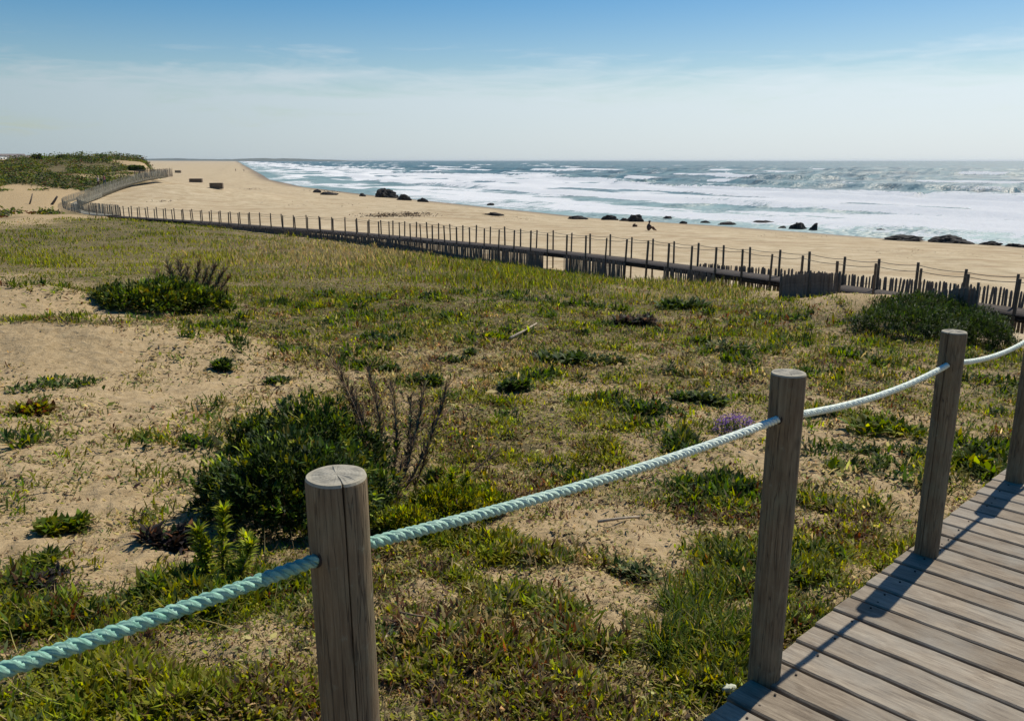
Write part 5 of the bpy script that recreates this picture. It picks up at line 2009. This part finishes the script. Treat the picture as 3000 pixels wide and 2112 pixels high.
# ------------------------------------------------------------------ spurge: upright stems with whorled narrow leaves
def spurge(label, stems, seed, names=('lime', 'yellow', 'green'), probs=(0.45, 0.35, 0.2), ll=0.070):
    rg = np.random.default_rng(seed)
    p0 = at(*stems[0][0])
    root = thing('spurge_plant', label, 'plant', p0, 0.0, 'upright narrow-leaved plants')
    for (foot, top) in stems:
        a = at(*foot)
        b = unproj(top[0], top[1], depth_at(a) + rg.uniform(-0.02, 0.10))
        L = np.linalg.norm(b - a)
        mb = MB()
        mid = (a + b) / 2 + np.r_[rg.normal(0, 0.012, 2), 0]
        mb.tube([a - p0 - [0, 0, .02], mid - p0, b - p0], [0.005, 0.004, 0.003], 6)
        st = mb.build('stem', TWIG, root, True)
        n = int(140 * L / 0.3) + 20
        t = np.r_[rg.uniform(0.25, 1.0, n), np.full(26, 1.0)]
        n = len(t)
        base = np.where(t[:, None] < 0.5, a + (mid - a) * (t * 2)[:, None], mid + (b - mid) * (t * 2 - 1)[:, None])
        lean = rg.uniform(0.6, 1.2, n) * (1.15 - 0.55 * t) + rg.normal(0, 0.08, n)
        lean[-26:] = rg.uniform(0.0, 0.7, 26)
        lv = Leaves()
        c = pick(rg, names, probs, n, 0.18)
        c[-26:] *= 1.35
        lv.blades(base, rg.uniform(0, 6.28, n), rg.uniform(0.7, 1.15, n) * ll, rg.uniform(0.8, 1.2, n) * ll * 0.20, lean, rg.uniform(0.1, 0.6, n), c, seg=3)
        lv.build('leaves', LEAF, st, p0)


spurge('bright yellow-green upright plant left of the front post, above the rope', [((650, 1700), (655, 1500)), ((600, 1715), (580, 1560)), ((715, 1690), (722, 1580)), ((640, 1720), (610, 1600)), ((690, 1715), (735, 1600))], 61)
spurge('bright yellow-green upright plant behind the rope right of the front post', [((1345, 1520), (1325, 1390)), ((1310, 1515), (1370, 1400)), ((1290, 1530), (1290, 1440))], 62)


# ------------------------------------------------------------------ tall grass tussock near the deck edge
def tussock(label, spots, n, L0, W0, names, probs, seed, name='grass_tussock'):
    rg = np.random.default_rng(seed)
    lv = Leaves()
    o = at(*spots[0][:2])
    root = None
    for (px, py, rad, k) in spots:
        p = at(px, py)
        m = int(n * k)
        a = rg.uniform(0, 6.28, m); q = rad * np.sqrt(rg.random(m))
        X, Y = p[0] + q * np.cos(a), p[1] + q * np.sin(a)
        Z = ground(X, Y) - 0.01
        lv.blades(np.stack([X, Y, Z], 1), rg.uniform(0, 6.28, m), rg.uniform(0.5, 1.2, m) * L0, rg.uniform(0.7, 1.3, m) * W0, rg.uniform(0, 0.45, m), rg.uniform(0.1, 0.9, m), pick(rg, names, probs, m, 0.22), seg=3)
    ob = lv.build(name, LEAF, None, o)
    ob.location = [float(c) for c in o]
    tag(ob, label, 'grass tussock')
    return ob


tussock('tall dark green grass tussock left of the middle post by the deck', [(2080, 1840, 0.20, 1), (2000, 1900, 0.16, .8), (2120, 1740, 0.16, .7), (2000, 1780, 0.12, .5), (2100, 1930, 0.16, .6)], 420, 0.17, 0.008,
        ['green', 'deep', 'olive', 'yellow', 'straw'], [0.45, 0.15, 0.2, 0.15, 0.05], 71)


# ------------------------------------------------------------------ leafy clumps one can pick out on the sand
def clump(label, px, py, wpx, hpx, seed, names, probs, mat=None, n=None, name='leafy_plant', cat='plant', group='low plants dotted over the dune', ar=0.30):
    rg = np.random.default_rng(seed)
    p = at(px, py)
    dep = depth_at(p)
    rx = wpx / FPX * dep / 2 * 1.15
    h = hpx / FPX * dep * 1.3
    n = int((n or 150) * 2.2)
    sub = rg.normal(0, 0.42, (5, 2)) * rx
    i = rg.integers(0, 5, n)
    q = rx * 0.42 * rg.random(n) ** 0.6
    a = rg.uniform(0, 6.28, n)
    X, Y = p[0] + sub[i, 0] + q * np.cos(a), p[1] + sub[i, 1] * 0.8 + q * np.sin(a)
    Z = ground(X, Y) - 0.008 + h * 0.40 * rg.random(n) * (1 - q / rx)
    yaw = a + rg.normal(0, 0.9, n)
    L = rg.uniform(0.45, 1.0, n) * max(h * 0.50, rx * 0.24)
    lv = Leaves()
    lv.blades(np.stack([X, Y, Z], 1), yaw, L, L * (ar + 0.12) * rg.uniform(0.7, 1.2, n), rg.uniform(0.1, 1.1, n), rg.uniform(0.1, 0.8, n), pick(rg, names, probs, n, 0.28))
    ob = lv.build(name, mat or DARKLEAF, None, p)
    ob.location = [float(c) for c in p]
    tag(ob, label, cat, group)
    return ob


DG = (['deep', 'green', 'grey'], [0.55, 0.3, 0.15])
CL = [(1150, 1092, 75, 38, 'dark leaf clump on pale sand straight above the brown plumes of the front shrub'),
      (1262, 1122, 90, 45, 'grey-green leaf clump between the plume tips and the dark clump trio'),
      (1330, 1062, 60, 25, 'small flat dark clump right of the clump above the plumes'),
      (1390, 1040, 50, 28, 'small dark clump farther up the dune, beside the flat dark clump'),
      (1510, 1142, 95, 50, 'dark spiky leaf clump in the middle of the straw patch'),
      (1640, 1065, 130, 55, 'broad dark green clump patch in the middle of the dune'),
      (1760, 1060, 90, 40, 'flat silvery clump touching the broad dark green patch'),
      (1450, 1000, 110, 40, 'bright green star-shaped clump in the middle of the dune'),
      (2130, 1030, 130, 40, 'wide dark clump with pale leaves above the purple flowers'),
      (2060, 1180, 110, 55, 'green clump on sand just above the purple flowers'),
      (640, 1080, 80, 45, 'dark green clump on the bare sand, right of the sand dome'),
      (800, 1120, 90, 28, 'flat dark clump on sand beside the upper left sand dome'),
      (1090, 1000, 130, 35, 'dark green clump patch high on the dune left of centre'),
      (895, 1035, 90, 28, 'dark clump at the border of green dune and pale sand'),
      (105, 1215, 140, 55, 'olive clump on the sand at the left, below the sand dome'),
      (170, 1130, 170, 28, 'thin line of dark leaves along the foot of the sand dome'),
      (2530, 1330, 80, 35, 'small dark clump on the sand between the middle and right posts'),
      (2560, 1260, 200, 60, 'green clump patch behind the rope between the middle and right posts'),
      (2835, 1380, 130, 70, 'green leaf clump in front of the rightmost post'),
      (1860, 1690, 110, 60, 'dark grey-green clump left of the tall grass tussock'),
      (1850, 955, 140, 45, 'dark brownish clump near the top of the dune on the right'),
      (1990, 905, 120, 45, 'dark clump at the top of the dune left of the pale sand mound'),
      (200, 1560, 110, 70, 'spiky green clump on the sand at the left')]
for i, (px, py, w_, h_, lab) in enumerate(CL):
    if i == 14:
        clump(lab, px, py, w_, h_, 300 + i, ['olive', 'yellow', 'rust'], [0.5, 0.2, 0.3], LEAF, 220)
    elif i in (7, 17, 18, 22):
        clump(lab, px, py, w_, h_, 300 + i, ['green', 'olive', 'yellow'], [0.55, 0.3, 0.15], LEAF, 200)
    elif i in (6, 8, 19):
        clump(lab, px, py, w_, h_, 300 + i, ['grey', 'deep', 'straw'], [0.5, 0.35, 0.15], None, 180)
    elif i == 20:
        clump(lab, px, py, w_, h_, 300 + i, ['dead', 'brown', 'deep'], [0.4, 0.3, 0.3], None, 200)
    else:
        clump(lab, px, py, w_, h_, 300 + i, *DG, None, 170)
DEAD = [(125, 1715, 110, 60, 'black withered plant on the sand at the far left, above the rope'),
        (485, 1600, 130, 90, 'black withered plant between the sand and the yellow-green plant'),
        (2440, 1500, 60, 40, 'small black withered plant on the sand between the two right posts'),
        (1190, 1880, 70, 40, 'small dark withered plant right of the front post by the bleached twigs'),
        (430, 1890, 90, 50, 'dark reddish withered plant just above the rope at the left')]
for i, (px, py, w_, h_, lab) in enumerate(DEAD):
    clump(lab, px, py, w_, h_, 340 + i, ['dead', 'rust', 'deep'], [0.7, 0.15, 0.15], DRYLEAF, 160, 'withered_plant', 'withered plant', 'black withered plants on the sand', 0.22)


# ------------------------------------------------------------------ flowers
def flower_clump():
    p = at(2150, 1262)
    dep = depth_at(p)
    rg = np.random.default_rng(81)
    root = thing('flowering_plant', 'purple-flowered clump on the sand just left of the middle post', 'flowers', p)
    rx = 125 / FPX * dep / 2; h = 50 / FPX * dep
    n = 120
    a = rg.uniform(0, 6.28, n); q = rx * np.sqrt(rg.random(n))
    X, Y = p[0] + q * np.cos(a), p[1] + q * np.sin(a)
    lv = Leaves()
    lv.blades(np.stack([X, Y, ground(X, Y)], 1), rg.uniform(0, 6.28, n), rg.uniform(.5, 1, n) * h, rg.uniform(.006, .012, n), rg.uniform(0, .7, n), rg.uniform(0, .6, n), pick(rg, ['deep', 'green'], [.6, .4], n))
    lv.build('leaves', DARKLEAF, root, p)
    n = 620
    a = rg.uniform(0, 6.28, n); q = rx * np.sqrt(rg.random(n))
    X, Y = p[0] + q * np.cos(a), p[1] + q * np.sin(a)
    Z = ground(X, Y) + h * (0.85 - 0.5 * (q / rx) ** 2) + rg.normal(0, h * 0.12, n)
    nr = rg.normal(0, .6, (n, 3)); nr[:, 2] = 1; nr /= np.linalg.norm(nr, axis=1)[:, None]
    c = PAL['purple'][None] * np.exp(rg.normal(0, 0.3, (n, 1)))
    lv = Leaves()
    lv.flakes(np.stack([X, Y, Z], 1), nr, rg.uniform(0, 6.28, n), rg.uniform(.014, .026, n), rg.uniform(.010, .02, n), c)
    lv.build('blossoms', PETAL, root, p)


flower_clump()


def flower(label, px, py, size, seed, col=(0.62, 0.52, 0.03), cen=(0.40, 0.27, 0.02), h=0.05):
    rg = np.random.default_rng(seed)
    p = at(px, py + 8)
    root = thing('flower', label, 'flower', p, 0.0, 'daisy-like flowers among the green by the deck')
    mb = MB(); mb.tube([(0, 0, -0.01), (0.003, 0, h * 0.6), (0, 0, h)], 0.0018, 5); mb.build('stem', TWIG, root, True)
    n = 14
    ang = np.linspace(0, 6.283, n, endpoint=False) + rg.uniform(0, .4)
    base = np.tile([[0, 0, h]], (n, 1)) + np.stack([np.cos(ang), np.sin(ang), 0 * ang], 1) * size * 0.12
    lv = Leaves()
    lv.blades(base, ang, np.full(n, size * 0.42) * rg.uniform(.9, 1.1, n), np.full(n, size * 0.17), np.full(n, 1.15), np.full(n, 0.3), np.repeat(np.array([col]), n, 0) * np.exp(rg.normal(0, .08, (n, 1))))
    lv.build('petals', PETAL, root)
    mb = MB(); mb.tube([(0, 0, h - 0.002), (0, 0, h + 0.003), (0, 0, h + 0.006)], [size * .14, size * .15, size * .05], 8)
    mb.build('centre', MATS.setdefault('flower_centre', mat_plain('flower_centre', cen, 0.8, 0.2, 60)), root, True)


FL = [(2478, 1553, 0.042, 'bright yellow flower left of the pair between the two right posts'), (2505, 1563, 0.034, 'smaller yellow flower directly below the left bright one, between the right posts'),
      (2565, 1553, 0.045, 'largest yellow flower, nearest to the foot of the right post'), (2393, 1560, 0.030, 'yellow flower closest to the middle post, among green leaves'),
      (2450, 1600, 0.034, 'low yellow flower in the dark green under the yellow pair'), (2600, 1542, 0.026, 'tiny yellow flower touching the left side of the right post'),
      (1620, 2010, 0.020, 'single small yellow flower low in the green right of the front post')]
for i, (px, py, s_, lab) in enumerate(FL):
    flower(lab, px, py, s_, 90 + i)


# ------------------------------------------------------------------ sticks, twigs, stone
def stick(label, pts_px, r0, r1, mat, name='stick', lift=0.02, group='dead sticks lying on the dune'):
    P = [at(*q) for q in pts_px]
    o = P[0]
    mb = MB()
    mb.tube([p - o + [0, 0, lift] for p in P], list(np.linspace(r0, r1, len(P))), 7)
    ob = mb.build(name, mat, None, True, o)
    return tag(ob, label, 'stick', group)


stick('straight bleached stick with a dark underside on the sand below the rope', [(1752, 1540), (1815, 1530), (1873, 1524)], 0.011, 0.009, PALETWIG, lift=0.03)
stick('pale slanting twig right of the front post, longest of the bleached twigs', [(1112, 1912), (1140, 1870), (1165, 1835), (1172, 1822)], 0.006, 0.004, PALETWIG, lift=0.03)
stick('pale upright short twig beside the longest bleached twig by the front post', [(1160, 1950), (1164, 1915), (1168, 1885)], 0.006, 0.004, PALETWIG, lift=0.02)
stick('thin curved brown twig reaching right from the bleached twigs by the front post', [(1172, 1822), (1220, 1832), (1290, 1842), (1340, 1860), (1372, 1885)], 0.006, 0.003, TWIG, lift=0.05)
stick('grey fallen branch lying across the clumps high on the dune', [(1495, 1003), (1540, 978), (1572, 958)], 0.03, 0.015, PALETWIG, lift=0.08)
stick('dark leaning stick over the sand just right of the front shrub', [(690, 1330), (700, 1330), (712, 1332)], 0.004, 0.003, TWIG)

ps_ = at(2132, 2052)
me = rock_mesh(77, 0.028, 0.024, 0.026, 22, 3)
me.materials.clear(); me.materials.append(STONE)
for p_ in me.polygons:
    p_.use_smooth = True
tag(obj('pebble', me, None, None, ps_ + [0, 0, 0.05]), 'pale yellowish rounded stone at the deck edge by the foot of the middle post', 'stone')

# posts and driftwood in the sandy hollow on the left
for (a, b, r_, lab) in (((86, 605, 100), (95, 568, 100.5), 0.10, 'leaning dark stump on the sand in the left hollow'), ((150, 600, 101), (168, 575, 101), 0.16, 'thick dark leaning log beside the bend of the palisade')):
    A, B = unproj(*a), unproj(*b)
    A[2] = ground1(A[0], A[1]) - 0.1
    mb = MB(); mb.tube([(0, 0, 0), (B - A) * 0.5 + [0.03, 0, 0], B - A], [r_, r_ * 0.9, r_ * 0.7], 8)
    tag(mb.build('stump', DARKWOOD, None, True, A), lab, 'stump')


# ------------------------------------------------------------------ trees and bushes breaking the skyline of the left dune
def skyline_bush(label, px, ytop, wpx, seed, depth=176, name='bush', tall=False):
    p = unproj(px, 470, depth)
    p[2] = ground1(p[0], p[1])
    top = unproj(px, ytop, depth)[2]
    h = max(top - p[2], 1.0); rx = wpx / FPX * depth / 2
    rg = np.random.default_rng(seed)
    root = thing(name, label, name, p, 0.0)
    n = 900
    d = rg.normal(size=(n, 3)); d /= np.linalg.norm(d, axis=1)[:, None]
    rr = rg.random(n) ** 0.4 * (0.7 + 0.5 * fbm(d[:, 0] * 3, d[:, 1] * 3 + d[:, 2] * 3, 3, seed))
    P = np.array([0, 0, h * 0.42]) + d * rr[:, None] * np.array([rx, rx * 0.8, h * 0.56])
    nr = rg.normal(size=(n, 3)); nr /= np.linalg.norm(nr, axis=1)[:, None]
    lv = Leaves()
    lv.flakes(P, nr, rg.uniform(0, 6.28, n), rg.uniform(.3, .7, n), rg.uniform(.2, .45, n), pick(rg, ['deep', 'green'], [.7, .3], n, .25))
    lv.build('crown', DARKLEAF, root)
    mb = MB(); mb.tube([(0, 0, -0.3), (0.1, 0, h * .35), (0, 0.05, h * .7)], [0.18, 0.12, 0.05], 7); mb.build('trunk', TWIG, root, True)


for (px, yt, w_, sd, lab) in ((117, 452, 14, 401, 'slim dark tree standing out on the skyline of the left dune'), (104, 461, 16, 402, 'low dark bush left of the slim skyline tree'), (180, 460, 30, 403, 'rounded dark bush on the skyline midway along the left dune'),
                             (243, 460, 60, 404, 'broad dark bush forming the highest hump of the left dune'), (290, 468, 70, 405, 'long low dark bush sloping down from the highest hump'),
                             (388, 487, 34, 406, 'small pointed bush near the right end of the dune skyline'), (408, 494, 26, 407, 'smallest dark bush at the right end of the dune skyline')):
    skyline_bush(lab, px, yt, w_, sd, 170 if px < 330 else 150)


# ------------------------------------------------------------------ dark flakes and debris on the sand
def build_dark_debris():
    rg = np.random.default_rng(99)
    lv = Leaves()
    for (px, py, wpx, hpx, n, sz) in ((1165, 632, 85, 5, 500, .22), (1120, 634, 60, 4, 200, .2), (1215, 628, 60, 4, 200, .2), (955, 560, 60, 3, 80, .3), (480, 590, 40, 4, 40, .2), (740, 555, 60, 4, 60, .25), (1500, 640, 120, 5, 60, .12), (2300, 690, 200, 8, 80, .09), (2700, 740, 250, 10, 80, .08), (900, 600, 200, 8, 60, .16)):  # densest flakes darken a long lens of sand, thinner scatters elsewhere
        c0 = hit(px, py, 20, 900); d = depth_at(c0)
        X = c0[0] + rg.normal(0, wpx / FPX * d * 0.5, n)
        up_ = hit(px, py - hpx, 20, 900); dn = hit(px, py + hpx, 20, 900)
        Y = c0[1] + rg.normal(0, abs(up_[1] - dn[1]) * 0.3, n)
        Z = ground(X, Y) + 0.03
        nr = rg.normal(0, .5, (n, 3)); nr[:, 2] = 1; nr /= np.linalg.norm(nr, axis=1)[:, None]
        lv.flakes(np.stack([X, Y, Z], 1), nr, rg.uniform(0, 6.28, n), rg.uniform(.5, 2.2, n) * sz, rg.uniform(.2, .8, n) * sz, pick(rg, ['dead', 'brown'], [.6, .4], n, .3))
    kind(lv.build('dark_debris', DRYLEAF), 'stuff')


build_dark_debris()


# ------------------------------------------------------------------ the sea air
def build_haze():
    m, t = new_mat('haze')
    v = t.n('ShaderNodeVolumePrincipled', {'Color': (0.80, 0.88, 0.95, 1), 'Density': 5.5e-5, 'Anisotropy': 0.3})
    t.n('ShaderNodeOutputMaterial', {'Volume': v.outputs[0]})
    mb = MB()
    mb.box((0, 0, 6.0), (31000, 31000, 25.0))
    kind(mb.build('haze', m), 'stuff')


build_haze()
